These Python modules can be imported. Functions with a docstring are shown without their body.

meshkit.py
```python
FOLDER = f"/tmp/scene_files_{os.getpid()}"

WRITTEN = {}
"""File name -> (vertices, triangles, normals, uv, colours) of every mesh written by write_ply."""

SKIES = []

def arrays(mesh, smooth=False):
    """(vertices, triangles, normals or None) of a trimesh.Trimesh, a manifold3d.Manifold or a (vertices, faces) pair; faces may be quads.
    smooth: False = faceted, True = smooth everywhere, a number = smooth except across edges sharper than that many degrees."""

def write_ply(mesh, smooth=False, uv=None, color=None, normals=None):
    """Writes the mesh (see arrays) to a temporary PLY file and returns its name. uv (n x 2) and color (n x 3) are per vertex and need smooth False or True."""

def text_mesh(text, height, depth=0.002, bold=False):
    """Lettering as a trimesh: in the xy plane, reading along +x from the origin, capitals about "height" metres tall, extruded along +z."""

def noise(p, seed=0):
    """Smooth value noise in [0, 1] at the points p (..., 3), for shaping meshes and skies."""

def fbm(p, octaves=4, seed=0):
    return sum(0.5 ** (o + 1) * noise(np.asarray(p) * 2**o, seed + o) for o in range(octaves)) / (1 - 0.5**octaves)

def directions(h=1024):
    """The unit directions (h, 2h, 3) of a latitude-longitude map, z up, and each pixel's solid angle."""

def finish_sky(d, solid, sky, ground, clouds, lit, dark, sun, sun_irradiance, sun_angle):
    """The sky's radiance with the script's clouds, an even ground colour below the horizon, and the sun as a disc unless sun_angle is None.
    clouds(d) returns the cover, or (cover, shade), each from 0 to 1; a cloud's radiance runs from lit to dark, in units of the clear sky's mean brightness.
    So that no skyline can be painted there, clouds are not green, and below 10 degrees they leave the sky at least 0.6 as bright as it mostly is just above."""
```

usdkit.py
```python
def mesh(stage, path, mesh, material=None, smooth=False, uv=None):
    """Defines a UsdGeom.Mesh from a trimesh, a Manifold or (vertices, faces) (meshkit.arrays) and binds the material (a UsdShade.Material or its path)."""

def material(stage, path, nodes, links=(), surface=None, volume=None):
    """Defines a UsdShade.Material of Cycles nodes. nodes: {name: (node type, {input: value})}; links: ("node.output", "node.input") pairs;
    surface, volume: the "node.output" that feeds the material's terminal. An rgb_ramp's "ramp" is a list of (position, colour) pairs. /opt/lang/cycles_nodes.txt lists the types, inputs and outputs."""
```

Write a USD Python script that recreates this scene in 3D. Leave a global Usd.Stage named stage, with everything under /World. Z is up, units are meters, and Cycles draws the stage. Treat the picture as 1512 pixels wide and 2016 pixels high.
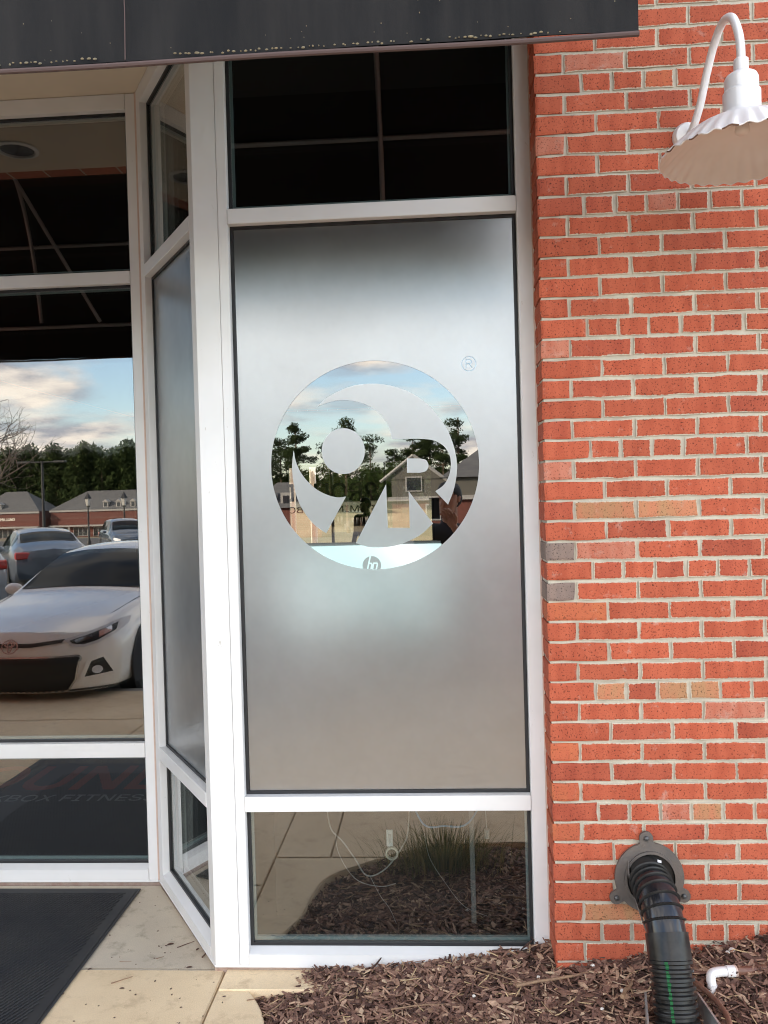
import math, random
import numpy as np, trimesh, manifold3d as m3
import shapely
from shapely.geometry import Polygon, LineString, Point, box as sbox
from shapely.ops import unary_union
from shapely import affinity
from pxr import Usd, UsdGeom, UsdLux, UsdShade, Sdf, Gf, Vt
import usdkit, meshkit

stage = Usd.Stage.CreateInMemory()
UsdGeom.SetStageUpAxis(stage, UsdGeom.Tokens.z)
UsdGeom.SetStageMetersPerUnit(stage, 1.0)
UsdGeom.Xform.Define(stage, '/World')
UsdGeom.Scope.Define(stage, '/World/Looks')
rng = np.random.default_rng(7)
random.seed(7)

# ------------------------------------------------------------------ camera, sky, sun, exposure
CAM = np.array([-0.3658, -2.8503, 1.68])
YAW, PITCH, ROLL = 0.0592157, -0.0135777, -0.0274184
EXPOSURE = 2.72
cam = UsdGeom.Camera.Define(stage, '/World/camera')
cy, sy = math.cos(YAW), math.sin(YAW)
_f = np.array([-sy, cy, 0.0]); _r = np.array([cy, sy, 0.0]); _u = np.array([0, 0, 1.0])
_f2 = math.cos(PITCH) * _f + math.sin(PITCH) * _u
_u2 = math.cos(PITCH) * _u - math.sin(PITCH) * _f
_r3 = math.cos(ROLL) * _r + math.sin(ROLL) * _u2
_u3 = math.cos(ROLL) * _u2 - math.sin(ROLL) * _r
cam.AddTransformOp().Set(Gf.Matrix4d(*map(float, _r3), 0, *map(float, _u3), 0, *map(float, -_f2), 0, *map(float, CAM), 1))
cam.CreateHorizontalApertureAttr(36.0)
cam.CreateVerticalApertureAttr(48.0)
cam.CreateFocalLengthAttr(36.0 * 1676 / 1512)
cam.CreateClippingRangeAttr(Gf.Vec2f(0.02, 5000))
cam.CreateExposureAttr(EXPOSURE)

SUN_DIR = np.array([-0.74, 0.52, 0.38]); SUN_DIR = SUN_DIR / np.linalg.norm(SUN_DIR)
SUN_EL = math.asin(SUN_DIR[2]); SUN_ROT = math.atan2(SUN_DIR[0], SUN_DIR[1])
usdkit.material(stage, '/World/Looks/sky_look', {
    'sky': ('sky_texture', {'sky_type': 'single_scattering', 'sun_disc': False, 'sun_elevation': SUN_EL, 'sun_rotation': SUN_ROT, 'aerosol_density': 1.0}),
    'tc': ('texture_coordinate', {}),
    'sep': ('separate_xyz', {}),
    'den': ('math', {'math_type': 'add', 'value2': 0.16}),
    'dz': ('math', {'math_type': 'maximum', 'value2': 0.0}),
    'px': ('math', {'math_type': 'divide'}),
    'py': ('math', {'math_type': 'divide'}),
    'cmb': ('combine_xyz', {'z': 3.7}),
    'n1': ('noise_texture', {'scale': 1.15, 'detail': 8.0, 'roughness': 0.55, 'distortion': 0.25}),
    'cov': ('rgb_ramp', {'ramp': [(0.0, (0, 0, 0)), (0.42, (0, 0, 0)), (0.57, (1, 1, 1)), (1, (1, 1, 1))]}),
    'n2': ('noise_texture', {'scale': 2.4, 'detail': 6.0, 'roughness': 0.55}),
    'shade': ('rgb_ramp', {'ramp': [(0.0, (1.9, 1.95, 2.25)), (0.42, (2.3, 2.3, 2.5)), (0.56, (5.6, 5.0, 4.3)), (1, (7.6, 6.9, 5.9))]}),
    'mx': ('mix_color', {'use_clamp': False}),
    'bg': ('background_shader', {'strength': 0.1}),
}, [('tc.generated', 'sep.vector'), ('sep.z', 'dz.value1'), ('dz.value', 'den.value1'), ('sep.x', 'px.value1'), ('den.value', 'px.value2'),
    ('sep.y', 'py.value1'), ('den.value', 'py.value2'), ('px.value', 'cmb.x'), ('py.value', 'cmb.y'), ('cmb.vector', 'n1.vector'), ('cmb.vector', 'n2.vector'),
    ('n1.fac', 'cov.fac'), ('n2.fac', 'shade.fac'), ('cov.color', 'mx.fac'), ('sky.color', 'mx.a'), ('shade.color', 'mx.b'), ('mx.result', 'bg.color')],
    surface='bg.background')
dome = UsdLux.DomeLight.Define(stage, '/World/sky')
dome.CreateIntensityAttr(1.0)
UsdShade.MaterialBindingAPI.Apply(dome.GetPrim()).Bind(UsdShade.Material.Get(stage, '/World/Looks/sky_look'))
dome.GetPrim().SetCustomDataByKey('kind', 'structure')
sun = UsdLux.DistantLight.Define(stage, '/World/sun')
sun.CreateNormalizeAttr(True); sun.CreateIntensityAttr(0.65); sun.CreateAngleAttr(0.5); sun.CreateColorAttr(Gf.Vec3f(1.0, 0.86, 0.70))
zax = SUN_DIR; xax = np.cross([0, 0, 1.0], zax); xax /= np.linalg.norm(xax); yax = np.cross(zax, xax)
sun.AddTransformOp().Set(Gf.Matrix4d(*map(float, xax), 0, *map(float, yax), 0, *map(float, zax), 0, 0, 0, 30, 1))

# ------------------------------------------------------------------ helpers
USED = set()
def path_in(parent, name):
    base = (parent.GetPath().pathString if parent is not None else '/World') + '/'
    p, k = base + name, 0
    while p in USED or stage.GetPrimAtPath(p):
        k += 1; p = base + '%s_%03d' % (name, k)
    USED.add(p)
    return p
def tag(prim, label=None, cat=None, group=None, kind=None):
    for k, v in (('label', label), ('category', cat), ('group', group), ('kind', kind)):
        if v: prim.SetCustomDataByKey(k, v)
    return prim
def thing(name, label=None, cat=None, group=None, kind=None, loc=None, rotz=0.0):
    x = UsdGeom.Xform.Define(stage, path_in(None, name))
    if loc is not None: x.AddTranslateOp().Set(Gf.Vec3d(*map(float, loc)))
    if rotz: x.AddRotateZOp().Set(float(math.degrees(rotz)))
    return tag(x.GetPrim(), label, cat, group, kind)
def obj(name, mesh, mat, parent=None, smooth=False, uv=None, tone=0, **kw):
    if isinstance(mesh, list): mesh = cat(mesh)
    p = usdkit.mesh(stage, path_in(parent, name), mesh, '/World/Looks/' + mat, smooth=smooth, uv=uv).GetPrim()
    if tone:                                # one random tone per loose piece of "tone" vertices
        n = len(mesh.vertices); UsdGeom.PrimvarsAPI(p).CreatePrimvar('tone', Sdf.ValueTypeNames.FloatArray, 'vertex').Set(Vt.FloatArray.FromNumpy(np.repeat(rng.random(n // tone + 1), tone)[:n].astype(np.float32)))
    return tag(p, **kw)
def copy_of(root, loc, rotz=0.0, label=None, group=None, scale=None):
    d = root.GetCustomData(); name = root.GetName().rstrip('0123456789').rstrip('_')
    x = UsdGeom.Xform.Define(stage, path_in(None, name))
    x.GetPrim().GetReferences().AddInternalReference(root.GetPath())
    x.ClearXformOpOrder()
    x.AddTranslateOp(opSuffix='place').Set(Gf.Vec3d(*map(float, loc)))
    x.AddRotateZOp(opSuffix='turn').Set(float(math.degrees(rotz)))
    if scale: x.AddScaleOp(opSuffix='size').Set(Gf.Vec3f(scale, scale, scale))
    x.GetPrim().SetInstanceable(True)
    return tag(x.GetPrim(), label or d.get('label'), d.get('category'), group or d.get('group'))
def cat(ms): return trimesh.util.concatenate([m for m in ms if m is not None])
def box(x0, x1, y0, y1, z0, z1, ch=0.0):
    if ch <= 0:
        m = trimesh.creation.box([x1 - x0, y1 - y0, z1 - z0]); m.apply_translation([(x0 + x1) / 2, (y0 + y1) / 2, (z0 + z1) / 2]); return m
    pts = []
    for sx, X in ((1, x0), (-1, x1)):
        for s2, Y in ((1, y0), (-1, y1)):
            for s3, Z in ((1, z0), (-1, z1)):
                pts += [(X + sx * ch, Y + s2 * ch, Z), (X + sx * ch, Y, Z + s3 * ch), (X, Y + s2 * ch, Z + s3 * ch)]
    return trimesh.convex.convex_hull(np.array(pts))
def xf(m, M=None, T=None, rz=0, rx=0, ry=0, s=None):
    m = m.copy()
    if s is not None: m.apply_scale(s)
    if rx: m.apply_transform(trimesh.transformations.rotation_matrix(rx, [1, 0, 0]))
    if ry: m.apply_transform(trimesh.transformations.rotation_matrix(ry, [0, 1, 0]))
    if rz: m.apply_transform(trimesh.transformations.rotation_matrix(rz, [0, 0, 1]))
    if M is not None: m.apply_transform(M)
    if T is not None: m.apply_translation(T)
    return m
def extrude(poly, depth):
    gs = getattr(poly, 'geoms', [poly])
    return cat([trimesh.creation.extrude_polygon(g, depth, engine='earcut') for g in gs if g.area > 1e-9])
XZ = np.array([[1, 0, 0, 0], [0, 0, -1, 0], [0, 1, 0, 0], [0, 0, 0, 1.0]])   # (x, y, z) -> (x, -z, y): a drawing in xy stands up, facing -y
def standing(poly, depth, y):                   # drawing coordinates are (x, z); front face at y, thickness going to +y
    m = extrude(poly, depth); m.apply_transform(XZ); m.apply_translation([0, y + depth, 0]); return m
def smoothline(pts, n=6):
    pts = np.asarray(pts, float); out = []
    P = np.vstack([2 * pts[0] - pts[1], pts, 2 * pts[-1] - pts[-2]])
    for i in range(1, len(P) - 2):
        for t in np.linspace(0, 1, n, endpoint=False):
            a, b, c, d = P[i - 1], P[i], P[i + 1], P[i + 2]
            out.append(.5 * ((2 * b) + (-a + c) * t + (2 * a - 5 * b + 4 * c - d) * t * t + (-a + 3 * b - 3 * c + d) * t ** 3))
    out.append(P[-2]); return np.array(out)
def tube(pts, r, n=10, caps=True):
    pts = np.asarray(pts, float); r = np.broadcast_to(np.asarray(r, float), (len(pts),))
    T = np.gradient(pts, axis=0); T /= np.maximum(np.linalg.norm(T, axis=1, keepdims=True), 1e-9)
    a = np.cross(T[0], [0, 0, 1.0]);
    if np.linalg.norm(a) < 1e-3: a = np.cross(T[0], [1.0, 0, 0])
    a /= np.linalg.norm(a); V = []
    for i in range(len(pts)):
        a = a - T[i] * (a @ T[i]); a /= np.linalg.norm(a); b = np.cross(T[i], a)
        th = np.linspace(0, 2 * np.pi, n, endpoint=False)
        V.append(pts[i] + r[i] * (np.cos(th)[:, None] * a + np.sin(th)[:, None] * b))
    V = np.vstack(V); F = []
    for i in range(len(pts) - 1):
        for j in range(n):
            p, q = i * n + j, i * n + (j + 1) % n
            F += [(p, q, q + n), (p, q + n, p + n)]
    if caps:
        V = np.vstack([V, pts[0], pts[-1]]); c0, c1 = len(V) - 2, len(V) - 1; e = (len(pts) - 1) * n
        for j in range(n):
            F += [(c0, (j + 1) % n, j), (c1, e + j, e + (j + 1) % n)]
    return trimesh.Trimesh(V, F, process=False)
def lathe(prof, n=32, close=False):
    prof = np.asarray(prof, float); th = np.linspace(0, 2 * np.pi, n, endpoint=False); k = len(prof)
    V = np.array([[r * math.cos(t), r * math.sin(t), z] for t in th for r, z in prof]); F = []
    for i in range(n):
        for j in range(k if close else k - 1):
            a, b = i * k + j, i * k + (j + 1) % k; c, d = ((i + 1) % n) * k + j, ((i + 1) % n) * k + (j + 1) % k
            F += [(a, c, d), (a, d, b)]
    m = trimesh.Trimesh(V, F, process=False); m.update_faces(m.nondegenerate_faces()); return m
def quad_grid(X, Y, Z):
    h, w = X.shape; V = np.stack([X, Y, Z], -1).reshape(-1, 3); i = np.arange(h * w).reshape(h, w)
    a, b, c, d = i[:-1, :-1].ravel(), i[:-1, 1:].ravel(), i[1:, 1:].ravel(), i[1:, :-1].ravel()
    return trimesh.Trimesh(V, np.vstack([np.stack([a, b, c], 1), np.stack([a, c, d], 1)]), process=False)

# ------------------------------------------------------------------ materials
def mat(name, color, rough=0.5, metallic=0.0, var=0.0, scale=6.0, color2=None, bump=0.0, bscale=None, spec=0.5, coat=0.0, detail=4.0, lo=0.35, hi=0.65, stretch=None, rvar=0.0, sub=0.0, extra=None):
    """principled with noise between color and color2, a finer bump, and brightness that varies per object by var"""
    nd = {'p': ('principled_bsdf', {'roughness': rough, 'metallic': metallic, 'specular_ior_level': spec, 'coat_weight': coat}),
          'g': ('geometry', {}), 'm': ('mapping', {'scale': stretch or (1, 1, 1)}),
          'n': ('noise_texture', {'scale': scale, 'detail': detail, 'roughness': 0.6}),
          'r': ('rgb_ramp', {'ramp': [(0, color), (lo, color), (hi, color2 or color), (1, color2 or color)]})}
    lk = [('g.position', 'm.vector'), ('m.vector', 'n.vector'), ('n.fac', 'r.fac')]
    out = 'r.color'
    if var > 0:
        nd['oi'] = ('object_info', {}); nd['mr'] = ('map_range', {'to_min': 1 - var, 'to_max': 1 + var}); nd['hs'] = ('hsv', {})
        lk += [('oi.random', 'mr.value'), ('mr.result', 'hs.value'), (out, 'hs.color')]; out = 'hs.color'
    if rvar > 0:
        nd['mr2'] = ('map_range', {'to_min': max(rough - rvar, 0.02), 'to_max': rough + rvar}); lk += [('n.fac', 'mr2.value'), ('mr2.result', 'p.roughness')]
    lk.append((out, 'p.base_color'))
    if bump > 0:
        nd['nb'] = ('noise_texture', {'scale': bscale or scale * 6, 'detail': 3.0}); nd['b'] = ('bump', {'strength': 1.0, 'distance': bump})
        lk += [('m.vector', 'nb.vector'), ('nb.fac', 'b.height'), ('b.normal', 'p.normal')]
    return usdkit.material(stage, '/World/Looks/' + name, nd, lk, surface='p.BSDF')

def brick_mat(name, base, alt, speck=0.38, smear=0.0):
    nd = {'g': ('geometry', {}), 'oi': ('object_info', {}), 'p': ('principled_bsdf', {'roughness': 0.85, 'specular_ior_level': 0.25}),
          'off': ('vector_math', {'math_type': 'add'}), 'sc': ('math', {'math_type': 'multiply', 'value2': 37.0}), 'cv': ('combine_xyz', {}),
          'ms': ('mapping', {'scale': (1.0, 1.0, 0.22)}),
          'n1': ('noise_texture', {'scale': 26.0, 'detail': 2.0, 'roughness': 0.5}),
          'r1': ('rgb_ramp', {'ramp': [(0, tuple(c * .8 for c in base)), (0.35, base), (0.62, alt), (1, tuple(c * 1.15 for c in alt))]}),
          'n2': ('noise_texture', {'scale': 170.0, 'detail': 2.0, 'roughness': 0.6}),
          'r2': ('rgb_ramp', {'ramp': [(0, (1, 1, 1)), (0.35, (1, 1, 1)), (0.42, (0, 0, 0)), (1, (0, 0, 0))]}),
          'dk': ('mix_color', {'b': tuple(c * speck for c in base)}),
          'n3': ('noise_texture', {'scale': 17.0, 'detail': 6.0, 'roughness': 0.7}),
          'r3': ('rgb_ramp', {'ramp': [(0, (0, 0, 0)), (0.60 - smear, (0, 0, 0)), (0.78 - smear, (0.55, 0.55, 0.55)), (1, (0.8, 0.8, 0.8))]}),
          'wh': ('mix_color', {'b': (0.52, 0.40, 0.33)}),
          'mr': ('map_range', {'to_min': 0.90, 'to_max': 1.08}), 'hs': ('hsv', {}),
          'at': ('attribute', {'attribute': 'edge'}), 'n4': ('noise_texture', {'scale': 120.0, 'detail': 4.0, 'roughness': 0.7}), 'n5': ('noise_texture', {'scale': 6.0, 'detail': 2.0}),
          's1': ('math', {'math_type': 'multiply_add', 'value2': 1.3}), 's2': ('math', {'math_type': 'multiply_add', 'value2': 0.9}), 'r4': ('rgb_ramp', {'ramp': [(0, (0, 0, 0)), (0.85, (0, 0, 0)), (0.96, (1, 1, 1)), (1, (1, 1, 1))]}), 'sm': ('math', {'math_type': 'multiply', 'value2': 0.5}),
          'mo': ('mix_color', {'b': (0.48, 0.42, 0.33)}),
          'b': ('bump', {'strength': 0.7, 'distance': 0.0015})}
    lk = [('oi.random', 'sc.value1'), ('sc.value', 'cv.x'), ('sc.value', 'cv.z'), ('g.position', 'off.vector1'), ('cv.vector', 'off.vector2'),
          ('off.vector', 'ms.vector'), ('ms.vector', 'n1.vector'), ('off.vector', 'n2.vector'), ('off.vector', 'n3.vector'), ('n1.fac', 'r1.fac'), ('n2.fac', 'r2.fac'), ('n3.fac', 'r3.fac'),
          ('r1.color', 'dk.a'), ('r2.color', 'dk.fac'), ('dk.result', 'wh.a'), ('r3.color', 'wh.fac'), ('wh.result', 'hs.color'),
          ('oi.random', 'mr.value'), ('mr.result', 'hs.value'), ('off.vector', 'n4.vector'), ('g.position', 'n5.vector'), ('n5.fac', 's2.value1'), ('at.fac', 's2.value3'), ('n4.fac', 's1.value1'), ('s2.value', 's1.value3'), ('s1.value', 'sm.value1'), ('sm.value', 'r4.fac'), ('hs.color', 'mo.a'), ('r4.color', 'mo.fac'), ('mo.result', 'p.base_color'), ('n2.fac', 'b.height'), ('b.normal', 'p.normal')]
    usdkit.material(stage, '/World/Looks/' + name, nd, lk, surface='p.BSDF')
brick_mat('brick_red', (0.36, 0.076, 0.038), (0.43, 0.102, 0.052))
brick_mat('brick_deep', (0.32, 0.066, 0.036), (0.39, 0.09, 0.048))
brick_mat('brick_orange', (0.44, 0.125, 0.055), (0.41, 0.10, 0.05), speck=0.4)
brick_mat('brick_tan', (0.38, 0.20, 0.10), (0.44, 0.17, 0.09), speck=0.35)
brick_mat('brick_pale', (0.42, 0.125, 0.075), (0.46, 0.17, 0.11), smear=0.06)
brick_mat('brick_brown', (0.19, 0.14, 0.12), (0.24, 0.17, 0.14), speck=0.4, smear=-0.05)
mat('mortar_look', (0.38, 0.335, 0.265), 0.9, color2=(0.54, 0.485, 0.39), scale=9, bump=0.002, bscale=160, detail=6)
mat('mortar_pale', (0.62, 0.58, 0.50), 0.9, color2=(0.55, 0.50, 0.42), scale=40, bump=0.001, bscale=200)
usdkit.material(stage, '/World/Looks/frame_white', {
    'g': ('geometry', {}), 'n': ('noise_texture', {'scale': 3.0, 'detail': 6.0}), 'r': ('rgb_ramp', {'ramp': [(0, (0.74, 0.73, 0.72)), (0.4, (0.74, 0.73, 0.72)), (0.62, (0.69, 0.68, 0.66)), (1, (0.66, 0.64, 0.61))]}),
    'm': ('mapping', {'scale': (1.0, 1.0, 0.35)}), 'n2': ('noise_texture', {'scale': 38.0, 'detail': 5.0, 'roughness': 0.75}), 'r2': ('rgb_ramp', {'ramp': [(0, (0.75, 0.75, 0.75)), (0.27, (0.5, 0.5, 0.5)), (0.33, (0, 0, 0)), (1, (0, 0, 0))]}),
    'mx': ('mix_color', {'b': (0.36, 0.30, 0.24)}), 'mr': ('map_range', {'to_min': 0.28, 'to_max': 0.5}), 'nb': ('noise_texture', {'scale': 9.0, 'detail': 2.0}), 'b': ('bump', {'strength': 0.5, 'distance': 0.0012}), 'p': ('principled_bsdf', {})},
    [('g.position', 'n.vector'), ('g.position', 'm.vector'), ('m.vector', 'n2.vector'), ('n.fac', 'r.fac'), ('n2.fac', 'r2.fac'), ('r.color', 'mx.a'), ('r2.color', 'mx.fac'), ('mx.result', 'p.base_color'), ('n.fac', 'mr.value'), ('mr.result', 'p.roughness'),
     ('g.position', 'nb.vector'), ('nb.fac', 'b.height'), ('b.normal', 'p.normal')], surface='p.BSDF')
mat('frame_dirt', (0.72, 0.68, 0.60), 0.6, color2=(0.45, 0.36, 0.24), scale=30)
mat('caulk_look', (0.62, 0.46, 0.38), 0.7, color2=(0.55, 0.40, 0.32), scale=20)
mat('grout_look', (0.36, 0.24, 0.19), 0.85, color2=(0.42, 0.33, 0.27), scale=30, bump=0.002)
mat('gasket_look', (0.012, 0.012, 0.013), 0.45)
mat('spacer_look', (0.30, 0.38, 0.39), 0.35, metallic=0.3)
mat('soffit_look', (0.66, 0.57, 0.45), 0.85, color2=(0.60, 0.52, 0.41), scale=2)
mat('awning_black', (0.007, 0.007, 0.0078), 0.85, spec=0.22, color2=(0.018, 0.0165, 0.016), scale=3.0, stretch=(4.0, 1, 0.5), detail=6, bump=0.0006, bscale=500, sub=0)
mat('awning_inner', (0.008, 0.008, 0.009), 0.9)
mat('hem_look', (0.075, 0.045, 0.04), 0.8)
mat('lichen_look', (0.17, 0.15, 0.10), 0.9, color2=(0.20, 0.15, 0.08), scale=60)
mat('pipe_grey', (0.42, 0.42, 0.41), 0.4, metallic=0.6)
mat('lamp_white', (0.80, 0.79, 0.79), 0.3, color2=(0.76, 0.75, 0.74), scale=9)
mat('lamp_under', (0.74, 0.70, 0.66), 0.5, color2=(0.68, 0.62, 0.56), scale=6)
mat('rust_look', (0.16, 0.09, 0.06), 0.9)
mat('bulb_look', (0.75, 0.70, 0.64), 0.3)
mat('iron_grey', (0.10, 0.088, 0.08), 0.55, metallic=0.25, color2=(0.14, 0.115, 0.098), scale=14, bump=0.0012, bscale=120)
mat('plastic_black', (0.008, 0.008, 0.008), 0.30, spec=0.35, color2=(0.02, 0.019, 0.018), scale=20, rvar=0.1)
mat('plastic_sheen', (0.010, 0.010, 0.012), 0.18)
mat('green_stripe', (0.03, 0.22, 0.07), 0.6)
mat('pvc_white', (0.80, 0.78, 0.76), 0.4)
mat('hose_brown', (0.14, 0.06, 0.04), 0.4, color2=(0.18, 0.09, 0.06), scale=30)
mat('galv_look', (0.50, 0.50, 0.49), 0.4, metallic=0.7, color2=(0.36, 0.34, 0.31), scale=25)
mat('bolt_look', (0.10, 0.10, 0.10), 0.4, metallic=0.7)
mat('white_label', (0.7, 0.7, 0.7), 0.6)
mat('rubber_mat', (0.013, 0.013, 0.016), 0.62, color2=(0.024, 0.023, 0.023), scale=5, detail=6)
mat('soil_look', (0.07, 0.042, 0.03), 0.95, color2=(0.13, 0.08, 0.055), scale=20, bump=0.01, bscale=60)
mat('straw_look', (0.55, 0.40, 0.22), 0.85, color2=(0.42, 0.28, 0.15), scale=30)
mat('twig_look', (0.30, 0.19, 0.11), 0.85, color2=(0.22, 0.13, 0.08), scale=40)
mat('leaf_dry', (0.10, 0.05, 0.035), 0.7)
mat('pebble_look', (0.62, 0.58, 0.52), 0.8)
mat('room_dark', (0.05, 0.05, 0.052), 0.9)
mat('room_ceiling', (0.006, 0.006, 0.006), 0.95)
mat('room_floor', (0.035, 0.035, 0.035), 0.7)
mat('counter_dark', (0.018, 0.017, 0.016), 0.6)
mat('screen_white', (0.82, 0.86, 0.86), 0.35)
mat('screen_vent', (0.25, 0.26, 0.26), 0.6)
usdkit.material(stage, '/World/Looks/screen_lit', {'g': ('geometry', {}), 'w': ('wave_texture', {'wave_type': 'bands', 'bands_direction': 'diagonal', 'scale': 1.1, 'distortion': 2.0, 'detail': 3.0}), 'r': ('rgb_ramp', {'ramp': [(0, (0.55, 0.80, 0.80)), (0.6, (0.66, 0.86, 0.85)), (0.9, (0.80, 0.93, 0.92)), (1, (0.95, 1.0, 1.0))]}), 'p': ('principled_bsdf', {'base_color': (0.05, 0.05, 0.05), 'roughness': 0.2, 'emission_strength': 0.31})}, [('g.position', 'w.vector'), ('w.fac', 'r.fac'), ('r.color', 'p.emission_color')], surface='p.BSDF')
usdkit.material(stage, '/World/Looks/logo_grey', {'p': ('principled_bsdf', {'base_color': (0.3, 0.3, 0.3), 'emission_color': (0.32, 0.37, 0.37), 'emission_strength': 0.2})}, [], surface='p.BSDF')
mat('cable_white', (0.42, 0.42, 0.41), 0.5)
mat('cable_blue', (0.16, 0.33, 0.50), 0.5)
mat('red_pad', (0.30, 0.02, 0.025), 0.5)
mat('text_grey', (0.30, 0.30, 0.30), 0.8)
mat('text_red', (0.34, 0.06, 0.035), 0.8)
mat('text_dark', (0.02, 0.02, 0.02), 0.8)
mat('asphalt', (0.045, 0.045, 0.047), 0.9, color2=(0.06, 0.06, 0.06), scale=2, bump=0.004, bscale=90)
mat('paint_line', (0.65, 0.65, 0.62), 0.8)
mat('kerb_look', (0.40, 0.38, 0.34), 0.9, color2=(0.33, 0.31, 0.28), scale=6)
mat('far_ground', (0.12, 0.10, 0.06), 0.95, color2=(0.20, 0.16, 0.09), scale=0.15)
mat('sand_ground', (0.30, 0.22, 0.12), 0.95, color2=(0.18, 0.15, 0.07), scale=0.4)
mat('bark_look', (0.07, 0.045, 0.03), 0.9, color2=(0.11, 0.075, 0.05), scale=8, stretch=(1, 1, 0.2))
mat('bare_twig', (0.10, 0.075, 0.06), 0.9)
mat('far_brick', (0.09, 0.030, 0.022), 0.9, color2=(0.13, 0.042, 0.030), scale=3)  # brick darkened in its colour to set the far house in shade
mat('roof_grey', (0.07, 0.07, 0.073), 0.9, color2=(0.10, 0.10, 0.098), scale=1.2, stretch=(1, 1, 4))
mat('trim_white', (0.26, 0.25, 0.235), 0.7)  # white trim, with the shade of the house front put into the colour
mat('siding_tan', (0.085, 0.08, 0.066), 0.8)  # tan siding, darkened in colour to stand for a shaded front
mat('far_glass', (0.02, 0.025, 0.03), 0.08, spec=0.9)
mat('sign_cream', (0.70, 0.66, 0.56), 0.6)
mat('post_black', (0.01, 0.01, 0.011), 0.5)
mat('lantern_glass', (0.45, 0.44, 0.40), 0.2)
mat('wood_pole', (0.30, 0.25, 0.18), 0.9)
mat('car_white', (0.83, 0.79, 0.72), 0.22, coat=1.0)
mat('car_silver', (0.22, 0.235, 0.26), 0.3, metallic=0.5, coat=1.0)
mat('car_blue', (0.07, 0.09, 0.12), 0.3, metallic=0.4, coat=1.0)
mat('car_red', (0.30, 0.015, 0.02), 0.25, coat=1.0)
mat('car_glass', (0.006, 0.008, 0.010), 0.05, spec=0.14)
mat('car_black', (0.008, 0.008, 0.008), 0.35)
mat('chrome', (0.65, 0.65, 0.66), 0.12, metallic=1.0)
mat('lens_clear', (0.62, 0.62, 0.62), 0.08, spec=0.9)
mat('lens_red', (0.30, 0.015, 0.012), 0.15)
mat('tyre', (0.012, 0.012, 0.012), 0.8)
mat('skin', (0.44, 0.24, 0.16), 0.55)
mat('hair', (0.012, 0.009, 0.008), 0.6)
mat('jacket_black', (0.012, 0.012, 0.015), 0.7, bump=0.006, bscale=20)
mat('shirt_red', (0.28, 0.02, 0.02), 0.8)
mat('trousers_dark', (0.025, 0.03, 0.045), 0.9)
mat('shoe_dark', (0.015, 0.012, 0.01), 0.6)

# bark mulch: every chip its own tone
usdkit.material(stage, '/World/Looks/chip_look', {
    'g': ('geometry', {}), 'at': ('attribute', {'attribute': 'tone'}), 'r': ('rgb_ramp', {'ramp': [(0, (0.05, 0.026, 0.020)), (0.22, (0.12, 0.062, 0.046)), (0.52, (0.21, 0.112, 0.080)), (0.78, (0.31, 0.18, 0.125)), (0.93, (0.46, 0.30, 0.20)), (1, (0.58, 0.43, 0.29))]}),
    'n': ('noise_texture', {'scale': 160.0, 'detail': 3.0}), 'mr': ('map_range', {'to_min': 0.55, 'to_max': 1.4}), 'hs': ('hsv', {}),
    'p': ('principled_bsdf', {'roughness': 0.8, 'specular_ior_level': 0.3})},
    [('at.fac', 'r.fac'), ('g.position', 'n.vector'), ('n.fac', 'mr.value'), ('mr.result', 'hs.value'), ('r.color', 'hs.color'), ('hs.color', 'p.base_color')], surface='p.BSDF')
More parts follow.
